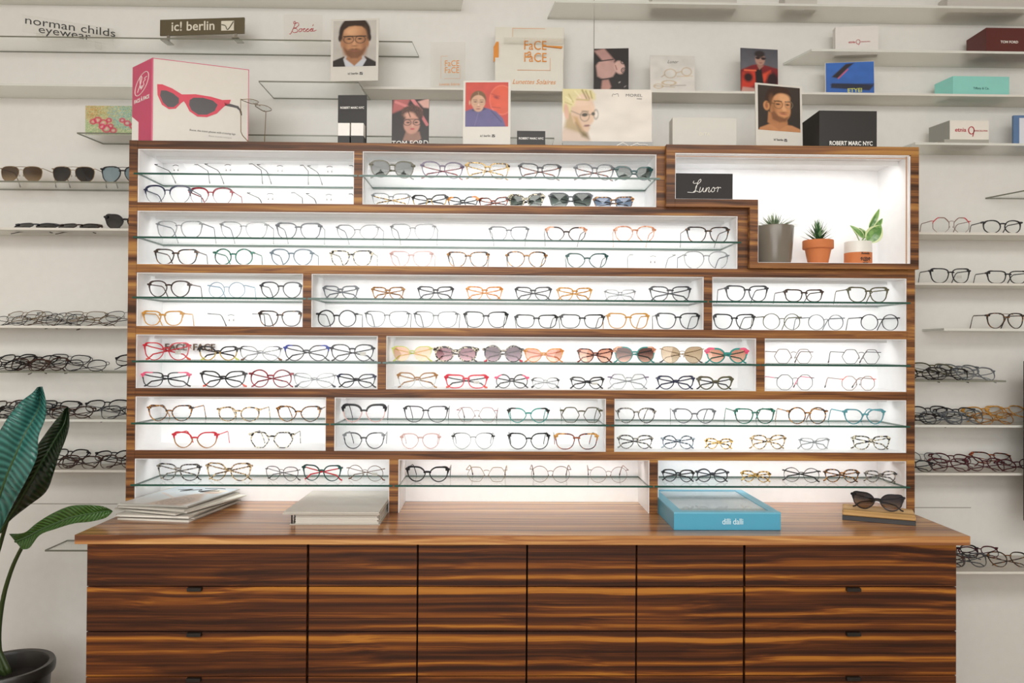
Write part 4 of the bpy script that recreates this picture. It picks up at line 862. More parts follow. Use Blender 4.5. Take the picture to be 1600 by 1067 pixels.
# floral card behind it
fl_l = [('e', .12, .8, .14, .12, 0, .05, 'C88848')]+[('n', .5, .5, .9, .6, .35, 5, '5E9A68'), ('n', .3, .85, .4, .25, .4, 6, 'C89A50'), ('n', .75, .75, .35, .3, .45, 7, '6AAAB4'), ('n', .5, .4, 1, .8, .3, 8, 'C8CCA0')]
for cx_, cy_, s_ in ((.14, .45, .05), (.22, .5, .06), (.32, .4, .07), (.38, .2, .07), (.3, .28, .05), (.42, .5, .04), (.5, .15, .05), (.75, .4, .05), (.85, .3, .05), (.66, .5, .04), (.95, .45, .04), (.45, .3, .04)):
    fl_l += [('r', cx_, cy_, s_, s_*.8, .012, 'C8345C'), ('e', cx_, cy_, s_*.3, s_*.3, 0, .01, 'E8A0B0')]
r, w_, h_ = card('greeting_card', 'small floral patterned card left of the pink carton', 'card', 133, 222, 165, .34, SHZ['L3'], .002, CARD, -.02)
picture('floral_print', r, -w_/2+.001, w_/2-.001, .001, h_-.001, -.0006, ['A8B088', 'B8BC90'], fl_l, res=130)
# signs on the top glass shelf
z1 = SHZ['L1']+.0003
a, b = at(33, 35, .30), at(175, 60, .40); yw = math.atan2(.11, b.x-a.x); L_ = math.hypot(.10, b.x-a.x)
zt_, zb_ = at(33, 21, .30).z, at(33, 47, .30).z
r = thing('acrylic_sign', 'clear acrylic sign with two lines of thin black lettering', 'sign', (a.x, .31, z1), yw)
MB().box(0, L_, 0, .006, max(0, zb_-z1), zt_-z1).box(.04, .06, .0, .03, 0, max(.004, zb_-z1+.001)).box(L_-.06, L_-.04, 0, .03, 0, max(.004, zb_-z1+.001)).build('plate', ACRYL, r)
zm = (zt_-zb_)
text('lettering', 'norman childs', .040, INKB, r, (L_*.52, -.0008, zt_-z1-.018), sx=1.25); text('lettering', 'eyewear', .038, INKB, r, (L_*.45, -.0008, zt_-z1-.043), sx=1.25)
r = thing('metal_sign', 'dark gold metal sign on two feet with cut-out pale lettering', 'sign', (at(318, 40, .35).x, .335, z1), -.10)
GM = plain('6E6650', .3, .6); wS = at(387, 40, .35).x-at(250, 40, .35).x; zt_ = at(318, 29, .335).z-z1; zb_ = at(318, 54, .335).z-z1
MB().box(-wS/2, wS/2, 0, .006, zb_, zt_, .0005).build('plate', GM, r)
for s in (-1, 1): MB().box(s*wS*.4-.005, s*wS*.4+.005, .0, .004, .003, zb_+.002).box(s*wS*.4-.012+s*.006, s*wS*.4+.012+s*.006, -.02, .03, 0, .003).build('foot', plain('9A968A', .25, .8), r)
text('lettering', 'ic! berlin', .046, plain('D8D2C0', .4), r, (-.032, -.0008, (zb_+zt_)/2+.001), bold=.012, sx=1.0)
MB().box(wS*.23, wS*.38, -.001, 0, (zb_+zt_)/2-.017, (zb_+zt_)/2+.017).build('logo', plain('D8D2C0', .4), r)
strokes('logo_tick', [[(wS*.235, (zb_+zt_)/2+.004), (wS*.28, (zb_+zt_)/2), (wS*.31, (zb_+zt_)/2-.014), (wS*.375, (zb_+zt_)/2+.014)]], plain('5A5442', .4), r, .0018, -.0016)
r = thing('acrylic_sign', 'clear acrylic sign with red handwritten name left of the bearded man card', 'sign', (at(478, 40, .33).x, .33, z1), -.02)
wA = at(503, 40, .33).x-at(452, 40, .33).x; hA = at(478, 23, .33).z-z1
MB().box(-wA/2-.02, wA/2, 0, .005, 0, hA).build('plate', ACRYL, r)
zc0 = at(470, 45, .33).z-z1
def script(lines, sx, x, z): return [[(x+a*sx, z+b*sx) for a, b in ln] for ln in lines]
BOC = [[(0, -.5), (.25, -.5), (.9, .9), (1.1, 1.6), (.85, 1.7), (.8, 1.3), (1.5, 1.5), (1.7, 1.1), (1.2, .6), (.7, .5), (1.3, .4), (1.5, -.1), (.9, -.3), (.5, -.1)], [(2.0, .45), (1.7, .1), (1.9, -.15), (2.25, .1), (2.1, .45), (2.4, .3), (2.9, .4), (2.6, .4), (2.5, 0), (2.8, -.1), (3.1, .2), (3.5, .4), (3.2, .35), (3.1, 0), (3.4, -.1), (3.7, .2), (4.2, .4), (3.9, .4), (3.8, .0), (4.1, .0), (4.35, .5), (4.2, .0), (4.6, .05), (4.9, .2)], [(4.2, .9), (4.35, 1.2)]]
strokes('lettering', script(BOC, .0195, -.058, zc0-.008), REDI, r, .0012, -.001)
# black sign with two cubes below
r, w_, h_ = card('brand_sign', 'black sign board with white lettering behind two white cubes', 'sign', 528, 573, 148.5, .06, HT, .006, BLACK, -.05)
text('lettering', 'ROBERT MARC NYC', .0098, INKW, r, (0, -.0008, h_*.755), bold=.014, sx=.86)
for j, (xa_, xb_) in enumerate(((528, 546.5), (548.5, 568))):
    cx, wc, hc_ = px_box(xa_, xb_, 192, .02, HT)
    bz = px_box(xa_, xb_, 212, .02, HT)[2]
    u = thing('display_cube', '%s of two white cubes on a black base before the black sign' % ('left' if j == 0 else 'right'), 'cube', (cx, .02, HT), 0, 'white cubes on black bases')
    MB().box(-wc/2, wc/2, 0, wc, bz, hc_, .0006).build('white_top', plain('E8E6E0', .35), u); MB().box(-wc/2, wc/2, 0, wc, 0, bz).build('black_base', BLACK, u)
cx, wc, hc_ = px_box(808, 852, 204.5, .03, HT)
r = thing('brand_sign', 'small black sign block with white lettering between the red and blond cards', 'sign', (cx, .03, HT))
MB().box(-wc/2, wc/2, 0, .012, 0, hc_, .0006).build('block', BLACK, r); text('lettering', 'ROBERT MARC NYC', .0094, INKW, r, (0, -.0008, hc_*.52), bold=.016, sx=.92)
cx, wc, hc_ = px_box(1281, 1371, 172.5, .012, HT+.006)
r = thing('brand_sign', 'large black slanted sign box with white lettering on the right hutch top', 'sign', (cx, .016, HT+.006))
zz_ = hc_
mb = MB(); q0 = -wc/2; q1 = wc/2; ext = .048
mb.add([(q0, 0, 0), (q1, 0, 0), (q1, 0, zz_), (q0, 0, zz_), (q0-ext, .13, 0), (q1-.01, .13, 0), (q1-.01, .13, zz_-.004), (q0-ext, .13, zz_-.035)], [(0, 1, 2, 3), (5, 4, 7, 6), (4, 0, 3, 7), (1, 5, 6, 2), (3, 2, 6, 7), (4, 5, 1, 0)])
mb.build('box_body', BLACK, r); text('lettering', 'ROBERT MARC NYC', .0185, INKW, r, (wc*.05, -.0008, .0125), bold=.018, sx=.82)
cx, wc, _ = px_box(1279, 1383, 230, .008, HT)
tag(MB().box(-wc/2, wc/2, 0, .16, 0, .0055).build('base_plate', CARD, loc=(cx, .004, HT)), 'thin white base plate under the large black slanted sign box', 'plate')
# plain white carton
r, w_, h_ = card('carton', 'plain pale carton between the blond card and the round-glasses man', 'box', 1051, 1151, 184, .03, HT, .05, plain('C6C4BB', .35))
text('lettering', 'DITA', .014, plain('DAD6C4', .3), r, (.0, -.0006, h_*.47), sx=1.1)
# clear sign and tall stepped sign
r, w_, h_ = card('acrylic_sign', 'small clear acrylic sign with orange lettering above the red card', 'sign', 673, 727, 66, .345, SHZ['R2'], .006, ACRYL, -.06)
for j, s_ in enumerate(('FaCE', 'FaCE')): text('lettering', s_, .030, ORANGE, r, (w_*.12, -.0008, h_*(.54-.145*j)), sx=.85)
text('lettering', 'Lunettes Solaires', .0135, ORANGE, r, (w_*.05, -.0008, h_*.10), shear=.3, sx=.8)
strokes('frame_line', [[(-w_*.2, h_*.7), (-w_*.2, h_*.22)], [(-w_*.2, h_*.70), (w_*.0, h_*.70)], [(w_*.36, h_*.5), (w_*.36, h_*.22)], [(-w_*.1, h_*.22), (w_*.36, h_*.22)]], ORANGE, r, .0005, -.0006)
cx, wc, hc_ = px_box(774, 882, 38, .34, SHZ['R2'])
r = thing('stepped_sign', 'tall stepped cream sign with large orange lettering and a clear tray', 'sign', (cx, .345, SHZ['R2']+.0003))
CREAM = plain('DCD9CC', .35)
MB().box(-wc/2, wc/2, .02, .045, 0, hc_, .0006).build('back_plate', CREAM, r)
MB().box(-wc/2, wc/2-.004, 0, .02, 0, hc_*.24).box(-wc/2, wc/2-.004, .006, .02, hc_*.24, hc_*.50).build('front_step', CREAM, r)
MB().box(-wc/2+.03, wc/2, -.03, .02, hc_*.735, hc_*.75).build('clear_tray', ACRYL, r)
MB().prism([(-wc/2-.006, hc_*.44), (-wc/2+.006, hc_*.5), (-wc/2+.012, hc_*.5), (-wc/2+.012, hc_*.76), (-wc/2+.004, hc_*.76), (-wc/2-.006, hc_*.68)], .015, .0195).prism([(wc/2-.075, hc_*.71), (wc/2-.005, hc_*.70), (wc/2-.008, hc_*.67), (wc/2-.075, hc_*.7)], .014, .0195).build('orange_edge', ORANGE, r)
for s_, zz_, xx_ in (('FaCE', .71, .02), ('a', .59, 0), ('FaCE', .50, .02)): text('lettering', s_, .047, ORANGE, r, (xx_, .004 if zz_ < .55 else .018, hc_*zz_), sx=.85)
strokes('frame_line', [[(-wc*.25, hc_*.95), (wc*.22, hc_*.95)], [(-wc*.25, hc_*.95), (-wc*.25, hc_*.82)], [(wc*.3, hc_*.5), (wc*.3, hc_*.31)], [(-wc*.18, hc_*.31), (wc*.3, hc_*.31)]], ORANGE, r, .0007, .004)
text('lettering', 'Lunettes Solaires', .0235, ORANGE, r, (wc*.06, -.0008, hc_*.12), shear=.35, sx=.95)
# small card with drawn gold frames
gl = [('r', .45, .5, .13, .10, .006, 'B89A6A'), ('r', .82, .56, .11, .09, .006, 'B89A6A'), ('l', .58, .52, .7, .56, .006, 'B89A6A'), ('l', .32, .46, .25, .4, .006, 'A08458'), ('r', .42, .24, .15, .05, .006, 'B89A6A'), ('l', .1, .15, .55, .12, .005, 'A08458'), ('l', .45, .16, .8, .18, .005, '7A6A58'), ('r', .18, .14, .1, .05, .005, 'B89A6A'), ('l', .6, .42, .95, .44, .006, 'C8AE84')]
r, w_, h_ = card('greeting_card', 'small pale card with drawn gold frames on the long white shelf', 'card', 1016, 1086, 86, .345, SHZ['R2'], .002, CARD, .02, -.03)
picture('frames_print', r, -w_/2+.001, w_/2-.001, .001, h_-.001, -.0006, ['DAD6CE', 'CFCDC6'], gl)
text('lettering', 'Lunor', .016, GREYI, r, (0, -.0012, h_*.82), shear=.4)
cx, wc, _ = px_box(1020, 1092, 139, .34, SHZ['R2'])
# blue card
bl = [('p', [(.12, .55), (.42, .95), (.6, .98), (.45, .8), (.25, .5)], .012, '241C22'), ('l', .26, .5, .46, .78, .012, 'C85C6C'), ('p', [(.12, .35), (.1, .2), (.9, .08), (1.0, .25), (.5, .32)], .012, '1A1E34'), ('l', .1, .3, 1.0, .28, .01, '10142A')]
r, w_, h_ = card('greeting_card', 'blue card with dark temple tips and yellow lettering', 'card', 1292, 1364, 96, .345, SHZ['R2'], .002, CARD, -.14, -.05)
picture('temple_print', r, -w_/2+.002, w_/2-.001, .001, h_-.001, -.0006, ['2A5CA8', '3468B8'], bl); text('lettering', 'ETYEI', .021, plain('C8CC60', .4), r, (w_*.1, -.0012, h_*.10), bold=.015)
# turquoise box, maroon box, two pale boxes, edge picture
def slantbox(label, x0, xm, x1, yt, Y, zb, mat, matside=None, dep=.06, drop=.01):
    cx, wc, hc_ = px_box(xm, x1, yt, Y, zb); ext = at(xm, yt, Y).x-at(x0, yt, Y).x
    r = thing('brand_box', label, 'box', (cx, Y, zb+.0003)); q0, q1 = -wc/2, wc/2; mb = MB()
    mb.add([(q0, 0, 0), (q1, 0, 0), (q1, 0, hc_), (q0, 0, hc_), (q0-ext, dep, 0), (q1, dep, 0), (q1, dep, hc_-.002), (q0-ext, dep, hc_-drop)], [(0, 1, 2, 3), (5, 4, 7, 6), (1, 5, 6, 2), (3, 2, 6, 7), (4, 5, 1, 0)], 0)
    mb.add([(q0, 0, 0), (q0, 0, hc_), (q0-ext, dep, 0), (q0-ext, dep, hc_-drop)], [(2, 0, 1, 3)], 1)
    mb.build('box_body', [mat, matside or mat], r); return r, wc, hc_
r, wc, hc_ = slantbox('turquoise box on the long white shelf at right', 1475, 1489, 1577, 119.5, .345, SHZ['R2'], plain('8CCFC4', .4))
text('lettering', 'Tiffany & Co.', .0115, plain('3A6A66', .5), r, (-.0, -.0006, hc_*.37), sx=.95)
r, wc, hc_ = slantbox('dark maroon box on the frosted shelf at the right edge', 1534, 1541, 1632, 44, .32, SHZ['R1'], plain('5A2622', .35), dep=.09)
text('lettering', 'TOM FORD', .0125, INKW, r, (-.022, -.0006, hc_*.42), bold=.012)
r, w_, h_ = card('carton', 'pale upright box with small red logo, standing on the frosted shelf', 'box', 1307, 1371, 41, .36, SHZ['R1'], .03, plain('DEDAD4', .4), -.12)
text('lettering', 'etnia', .012, REDI, r, (-.018, -.0006, h_*.45), bold=.01); strokes('logo', [ell(.004, h_*.45, .007, .008, 12)+[(.011, h_*.45), (.006, h_*.45-.012)]], REDI, r, .0009, -.0006); text('lettering', 'BARCELONA', .0055, REDI, r, (.030, -.0006, h_*.45))
r, wc, hc_ = slantbox('white angled box with red and grey lettering beside the hutch top', 1466, 1484, 1545, 188.5, .34, SHZ['R3']+.02, plain('E6E2D8', .4), plain('8C8C84', .5))
MB().box(-wc/2-.02, wc/2, -.0, .05, -.02, .0).build('stand', plain('A8A69C', .5), r)
text('lettering', 'etnia', .021, REDI, r, (-.032, -.0006, hc_*.5), bold=.012); strokes('logo', [ell(.007, hc_*.48, .010, .013, 14)+[(.017, hc_*.48), (.012, hc_*.48-.022)]], REDI, r, .0018, -.0006); text('lettering', 'BARCELONA', .0085, REDI, r, (.042, -.0006, hc_*.46))
r, w_, h_ = card('picture_stand', 'blue edged picture cut off by the right photo edge', 'card', 1585, 1660, 180, .35, SHZ['R3'], .01, plain('5A78A0', .4), -.05)
MB().box(-w_/2+.02, w_/2-.02, -.001, 0, .01, h_-.01).build('print', plain('D8DCE4', .4), r)
# pale boxes up on the highest shelf, seen through it
for j, (a_, b_, k_) in enumerate(((1018, 1150, 'L'), (1225, 1275, 'L'), (1478, 1600, 'L'))):
    cx, wc, _ = px_box(a_, b_, 0, .37, SHZ['R0'])
    tag(MB().box(-wc/2, wc/2, -.02, .04, 0, .06).build('storage_box', plain('C4C0B8', .5), loc=(cx, .38, SHZ['R0']+.0003)), '%s of three pale boxes on the highest shelf, seen from below' % ('leftmost', 'middle one', 'rightmost')[j], 'box', 'pale boxes on the highest shelf')
# pair standing on its temple tips
gr = make_glasses('eyeglasses', 'wire eyeglasses standing upright on their dark temple tips beside the carton', 'eyeglasses', (at(411, 170, .10).x, .10, HT+.150), .136, 'rectangular', 'gold', 'frames standing on the hutch top', rz=math.radians(73), rx=-PI/2, tl=.148, tips='dark brown')
# ------------------------------------------------------------------ niche: name plate and plants
zS = z_s1+.0016; zN = z_b1+.0016
cx, wc, hc_ = px_box(1056, 1145, 271, .0, zS)
r = thing('name_plate', 'black plate with white handwritten lettering standing in the niche', 'sign', (cx, .0, zS)); MB().box(-wc/2, wc/2, 0, .012, 0, hc_, .0005).build('plate', plain('1A1514', .6), r)
LUN = [[(-.2, -.1), (1.3, -.1), (1.6, .6), (2.1, 2.2), (2.6, 2.7), (2.6, 2.2), (1.7, 1.3), (1.5, .4), (1.0, -.1), (1.7, .15), (2.4, -.1), (2.7, .1)], [(1.2, 2.3), (1.0, 2.0), (1.3, 1.8), (1.9, 1.9)], [(2.6, 1.0), (2.4, .2), (2.7, 0), (3.2, .9), (3.1, .2), (3.4, 0), (3.7, .4), (3.9, .95), (3.7, .0), (4.1, .8), (4.5, .9), (4.3, .1), (4.6, 0), (5.0, .6)], [(5.3, .95), (4.95, .5), (5.1, 0), (5.6, .3), (5.5, .95), (5.3, .95), (5.9, .8), (6.4, 1.05), (6.2, .0)], [(6.3, .6), (6.7, 1.0), (7.0, .85)]]
strokes('lettering', script(LUN, .0146, -.050, hc_*.30), INKW, r, .0010, -.001)
def blade(mb, base, az, el_, L_, w0, m=0, curl=.5, th=.0022):
    """a fleshy pointed leaf"""
    d = Vector((math.cos(az)*math.cos(el_), math.sin(az)*math.cos(el_), math.sin(el_))); side_ = Vector((-math.sin(az), math.cos(az), 0)); upv = side_.cross(d)*-1
    n = 6; vs = []
    for i in range(n+1):
        u = i/n; p_ = Vector(base)+d*(L_*u)-Vector((0, 0, 1))*(curl*L_*u*u*.3)
        wv = w0*(1-u**1.6)*(.75+.5*math.sin(PI*min(1, u*1.6)))+.0002; t_ = th*(1-u)+.0002
        vs += [p_-side_*wv, p_-upv*t_, p_+side_*wv, p_+upv*t_*.3]
    fs = []
    for i in range(n):
        for k in range(4): fs.append((4*i+k, 4*i+(k+1) % 4, 4*i+4+(k+1) % 4, 4*i+4+k))
    fs += [(3, 2, 1, 0), (4*n, 4*n+1, 4*n+2, 4*n+3)]
    mb.add(vs, fs, m)
def leafmat(c1, c2, scale=30, rough=.4, thr=.5):
    return tort(c1, c2, None, scale, thr, 'leaf', .12)
yP = .055
# grey pot with spiky succulent
cxp = at(1213, 380, yP).x; R1 = (at(1243.5, 360, yP).x-at(1184.5, 360, yP).x)/2; hP = at(1213, 353, yP).z-zN
pot = thing('potted_succulent', 'spiky pale green succulent in a tall taupe pot with glossy stripe', 'potted plant', (cxp, yP+R1*.3, zN))
TAUPE = plain('6E665A', .25)
pt = MB().lathe([(0, .0), (R1*.72, 0), (R1*.82, .004), (R1*.88, .02), (R1, hP-.002), (R1*.99, hP), (R1*.93, hP), (R1*.91, hP-.01), (0, hP-.012)], seg=48).build('pot', TAUPE, pot, smooth='auto')
MB().lathe([(0, hP-.009), (R1*.9, hP-.009)], seg=24).build('soil', plain('3A2A1E', .9), pot)
mb = MB(); rg = random.Random(3)
for i in range(90):
    az = rg.uniform(0, 2*PI); e0 = rg.uniform(.15, 1.35); L_ = rg.uniform(.05, .075)*(1.15 if e0 < .7 else .85)
    blade(mb, (math.cos(az)*.012*rg.random(), math.sin(az)*.012*rg.random(), hP-.006), az, e0, L_, rg.uniform(.0018, .003), rg.choice((0, 0, 1)), curl=.3)
mb.build('leaves', [leafmat('4E6048', '8C9C7C', 60), plain('A8B49A', .5)], pot)
# terracotta pot
cxp = at(1281, 400, yP).x; R1 = (at(1304, 380, yP).x-at(1258, 380, yP).x)/2; hP = at(1281, 375, yP).z-zN
pot = thing('potted_succulent', 'dark green pointed succulent in a terracotta pot with rim', 'potted plant', (cxp, yP+R1*.3, zN))
TERRA = plain('C0703E', .7, bump=.15)
MB().lathe([(0, 0), (R1*.62, 0), (R1*.84, hP*.64), (R1*.88, hP*.66), (R1*.97, hP*.66), (R1, hP*.68), (R1, hP-.002), (R1*.98, hP), (R1*.88, hP), (R1*.85, hP-.008), (0, hP-.008)], seg=48).build('pot', TERRA, pot, smooth='auto')
MB().lathe([(0, hP-.007), (R1*.85, hP-.007)], seg=24).build('soil', plain('3A2A1E', .9), pot)
mb = MB()
for i in range(46):
    lvl = i/46; az = i*2.4; e0 = .35+1.1*lvl; L_ = .056+.008*math.sin(i)
    blade(mb, (0, 0, hP-.006+.036*lvl), az, e0, L_*(1.0-.3*lvl), .0056*(1-.3*lvl), i % 3 == 0, curl=-.12, th=.003)
mb.build('leaves', [leafmat('24402C', '3E6440', 60), plain('7C9C6C', .5)], pot)
# white and terracotta cup with variegated plant
cxp = at(1343.5, 400, yP).x; R1 = (at(1364, 390, yP).x-at(1323.5, 390, yP).x)/2; hP = at(1343, 377.5, yP).z-zN; hb = at(1343, 395, yP).z-zN
pot = thing('potted_plant', 'variegated leafy plant in a white cup with orange-brown base', 'potted plant', (cxp, yP+R1*.3, zN))
MB().lathe([(0, hb), (R1*.995, hb), (R1, hb+.002), (R1*.98, hP), (R1*.92, hP), (R1*.9, hP-.01), (0, hP-.011)], seg=48).build('cup', plain('DCDAD2', .35), pot, smooth='auto')
MB().lathe([(0, 0), (R1*.97, 0), (R1, .003), (R1, hb), (0, hb)], seg=48).build('cup_base', TERRA, pot, smooth='auto')
lg = strokes('logo', [ell(0, 0, .008, .006, 12)+[(.008, 0)], ell(0, 0, .003, .003, 8)+[(.003, 0)], [(-.016, .002), (-.011, .006), (-.013, -.004)], [(.016, .002), (.011, .006), (.013, -.004)], [(-.008, -.010), (0, -.012), (.008, -.010)]], INKB, pot, .0013, 0); lg.location = (.004, -R1-.0003, hb*.42)
text('lettering', 'Ronda', .010, INKB, pot, (.004, -R1-.0006, hb*.88), bold=.02)
def flatleaf(mb, base, tip, wd, n=10, cup=.15, m0=0, m1=1, nrm=Vector((0, -1, .2))):
    base, tip = Vector(base), Vector(tip); ax = tip-base; L_ = ax.length; d = ax/L_; sd = d.cross(nrm).normalized(); nn = sd.cross(d)
    vs = []; fs = []; ms = []
    for i in range(n+1):
        u = i/n; c_ = base+ax*u+nn*(math.sin(PI*u)*L_*.08); w_ = wd*math.sin(PI*min(1, u**.75))**.8+.0004
        for k, s in enumerate((-1, -.72, 0, .72, 1)): vs.append(c_+sd*(w_*s)+nn*(cup*w_*abs(s))-nn*.0006*0)
        for k, s in enumerate((1, .72, 0, -.72, -1)): vs.append(c_+sd*(w_*s)+nn*(cup*w_*abs(s)-.0009))
    for i in range(n):
        for k in range(10):
            a_ = 10*i+k; b_ = 10*i+(k+1) % 10; mb.add([], []); fs.append((a_, b_, b_+10, a_+10)); ms.append(m1 if k in (0, 3, 4, 5, 8, 9) else m0)
    b0 = len(mb.v); mb.v += [tuple(v) for v in vs]; mb.f += [tuple(x+b0 for x in f) for f in fs]; mb.m += ms
mb = MB(); st_ = MB(); g0 = pot.location
def lp(x, y, Y=yP): v = at(x, y, Y); return (v.x-g0[0], v.y-g0[1], v.z-g0[2])
for (bx_, by_, tx_, ty_, wd, Y) in ((1355, 378, 1377, 352, .026, .05), (1358, 358, 1374, 326, .010, .06), (1364, 362, 1379, 341, .010, .07), (1350, 372, 1328, 352, .010, .05), (1352, 372, 1342, 356, .011, .07), (1352, 396, 1352, 374, .006, .045)):
    flatleaf(mb, lp(bx_, by_, Y), lp(tx_, ty_, Y), wd)
for pts in ([(1346, 379), (1352, 368), (1360, 362)], [(1345, 379), (1350, 370), (1346, 362)], [(1344, 379), (1338, 366), (1330, 354)], [(1346, 379), (1356, 372), (1366, 366)]):
    st_.tube([lp(a_, b_, .06) for a_, b_ in pts], .0018, 6)
mb.build('leaves', [leafmat('4E7A3C', '7CA45C', 60), plain('C8D4A0', .5)], pot); st_.build('stems', plain('8CA468', .5), pot)
# lettering on the back of the fourth left bay
x0_, x1_, zb_, zt_ = CELLS[(4, 0)]
a_ = at(258, 550, D-.012); r = thing('standing_letters', 'dark metal lettering standing behind the red eyeglasses in the fourth row', 'sign', (at(296, 550, D-.014).x, D-.010, GZ[4]+.0003))
BR = plain('5A4634', .35, .3); zl_ = at(296, 543, D-.012).z-GZ[4]
text('letters', 'FACE', .031, BR, r, (-.046, -.0, zl_), bold=.012, ext=.003, sx=1.02); text('letters', 'FACE', .031, BR, r, (.046, -.0, zl_), bold=.012, ext=.003, sx=1.02)
text('letters', 'À', .016, plain('C08878', .4), r, (0, -.0, zl_), ext=.002)
MB().box(-.09, .09, -.003, .003, 0, .0015).box(-.083, -.081, -.001, .001, 0, zl_-.008).box(.081, .083, -.001, .001, 0, zl_-.008).box(-.09, .09, -.0012, .0012, zl_-.0125, zl_-.0115).build('base', ACRYL, r)

# ------------------------------------------------------------------ on the worktop
ZW = .9005
PAPER = [plain(c_, .5) for c_ in ('DAD6CC', 'C8C4BA', 'E2DFD6', 'B8B4AA', 'D2CEC4')]
def quadslab(pts, z0, z1): return MB().slab(pts, z0, z1)
# magazines: corners on the worktop from the photo (bottom ones), each a little shifted
def wp(x, y, z=ZW): v = atz(x, y, z); return Vector((v.x, v.y))
FLt, FRt, BRt, BLt = wp(178, 812), wp(296, 813), wp(368, 772, .93), wp(205, 790, .93)
cen = (FLt+FRt)/2
wd = (FRt-FLt).length*1.0; dpth = .30
mags = [(.0, 0, 'grey'), (.012, .01, 'white'), (-.006, -.004, 'cream'), (.016, .012, 'grey'), (-.004, .006, 'white'), (.022, .004, 'cream'), (.004, .0, 'grey'), (-.01, .012, 'white'), (.004, .006, 'picture-covered')]
z = ZW; base = Vector((FLt.x+.135, FLt.y+.125))
ordn = ['lowest', 'second from bottom', 'third from bottom', 'fourth from bottom', 'fifth from bottom', 'fifth from top', 'third from top', 'second from top', 'topmost']
ordn = ['lowest', 'second lowest', 'third lowest', 'fourth lowest', 'middle', 'fourth highest', 'third highest', 'second highest', 'topmost']
rg = random.Random(11)
for i, (dx_, dy_, wrd) in enumerate(mags):
    th_ = (.006, .004, .007, .003, .006, .004, .006, .004, .003)[i]
    yw_ = math.radians((-9, -10, -7, -11, -6, -18, -14, -9, -12)[i])
    if i == 4: yw_ = math.radians(-20)
    if i == 5: yw_ = math.radians(-19)
    mg = thing('magazine', '%s magazine, %s in the stack on the left worktop' % (wrd, ordn[i]), 'magazine', (base.x+.008+dx_*1.0, base.y+dy_, z+.0002), yw_, 'magazines stacked on the worktop')
    ww, hh = .225, .285-(.01*(i % 2))
    pg = MB()
    for k in range(3):
        o_ = .0012*k
        pg.box(-ww/2+o_, ww/2-o_, -hh/2+o_+.0008, hh/2-o_, th_*(.08+.28*k), th_*(.08+.28*(k+1)))
    pg.build('pages', PAPER[i % 5], mg)
    MB().box(-ww/2, ww/2, -hh/2, hh/2, th_*.93, th_).box(-ww/2, ww/2, -hh/2, hh/2, 0, th_*.07).box(-ww/2, -ww/2+.0008, -hh/2, hh/2, 0, th_).build('cover', PAPER[(i+2) % 5] if i < 8 else plain('E4E2DE', .25), mg)
    if i == 8:
        cv = picture('cover_print', mg, -ww/2+.002, ww/2-.002, -hh/2+.002, hh/2-.002, 0, ['D8D6D2', 'C4D0D8'], [('p', [(.35, 0), (.45, .3), (.6, .62), (.74, .66), (.82, .5), (.95, .28), (.9, 0)], .04, 'BFA894'), ('n', .65, .2, .22, .3, .4, 4, '8A7664'), ('e', .78, .74, .13, .11, 0, .02, 'C8AC98'), ('e', .8, .82, .14, .08, 0, .02, 'E0D8C8'), ('l', .1, .6, .45, .38, .02, 'D4C4B8')], res=90)
        cv.rotation_euler = (-PI/2, 0, 0); cv.location = (0, 0, th_+.0004)
        tx_ = strokes('cover_title', [[(-.07, .08), (-.03, .1), (-.05, .06), (.0, .1), (.01, .07), (.05, .11), (.02, .06), (.07, .09)], [(.0, .12), (.04, .13), (.07, .125)]], INKB, mg, .0010, 0); tx_.rotation_euler = (-PI/2, 0, 0); tx_.location = (0, 0, th_+.001)
    z += th_+.0004
# grey catalogues: closed binder below, big folder on top
a_, b_ = wp(452, 820.5), wp(593, 821)
zc_ = at(500, 800, a_.y+.0).z
GREYP = plain('B4AFA4', .45)
bd = thing('binder', 'thick grey binder with dark rings under the large grey folder', 'binder', ((a_.x+b_.x)/2, a_.y+.001, ZW), 0)
wB = b_.x-a_.x; hB = .032
MB().box(-wB/2, wB/2, 0, .31, 0, .003, .0004).box(-wB/2, wB/2, 0, .31, hB-.003, hB, .0004).build('cover', GREYP, bd)
mb = MB()
for k in range(7): mb.box(-wB/2+.016+.0008*(k % 2), wB/2-.004-.002*(k % 3), .003+.001*(k % 2), .305, .0035+k*.0036, .0035+(k+1)*.0036-.0004)
mb.build('pages', plain('CFCCC2', .5), bd)
for k in range(2): MB().tube([(-wB/2+.006+.006*k, .004+.01*k, hB*.5+.012*math.cos(t*.6)) for t in range(6)], .002, 6).build('ring', plain('2A2622', .3, .6), bd)
a2 = at(441.5, 802, a_.y-.01); b2 = at(593, 802, a_.y-.01)
fd_ = thing('folder', 'large flat grey folder lying on the binder in front of the hutch', 'folder', ((a2.x+b2.x)/2, a_.y-.01, ZW+hB+.0005), 0)
wF = b2.x-a2.x
# folder leans over: rear edge drawn to the right
MB().slab([(-wF/2, 0), (wF/2, 0), (wF/2, .33), (-wF/2+.004, .33)], 0, .003).slab([(-wF/2+.002, .002), (wF/2-.002, .001), (wF/2-.002, .328), (-wF/2+.006, .328)], .0035, .0075).build('cover', plain('BDB8AD', .3), fd_)
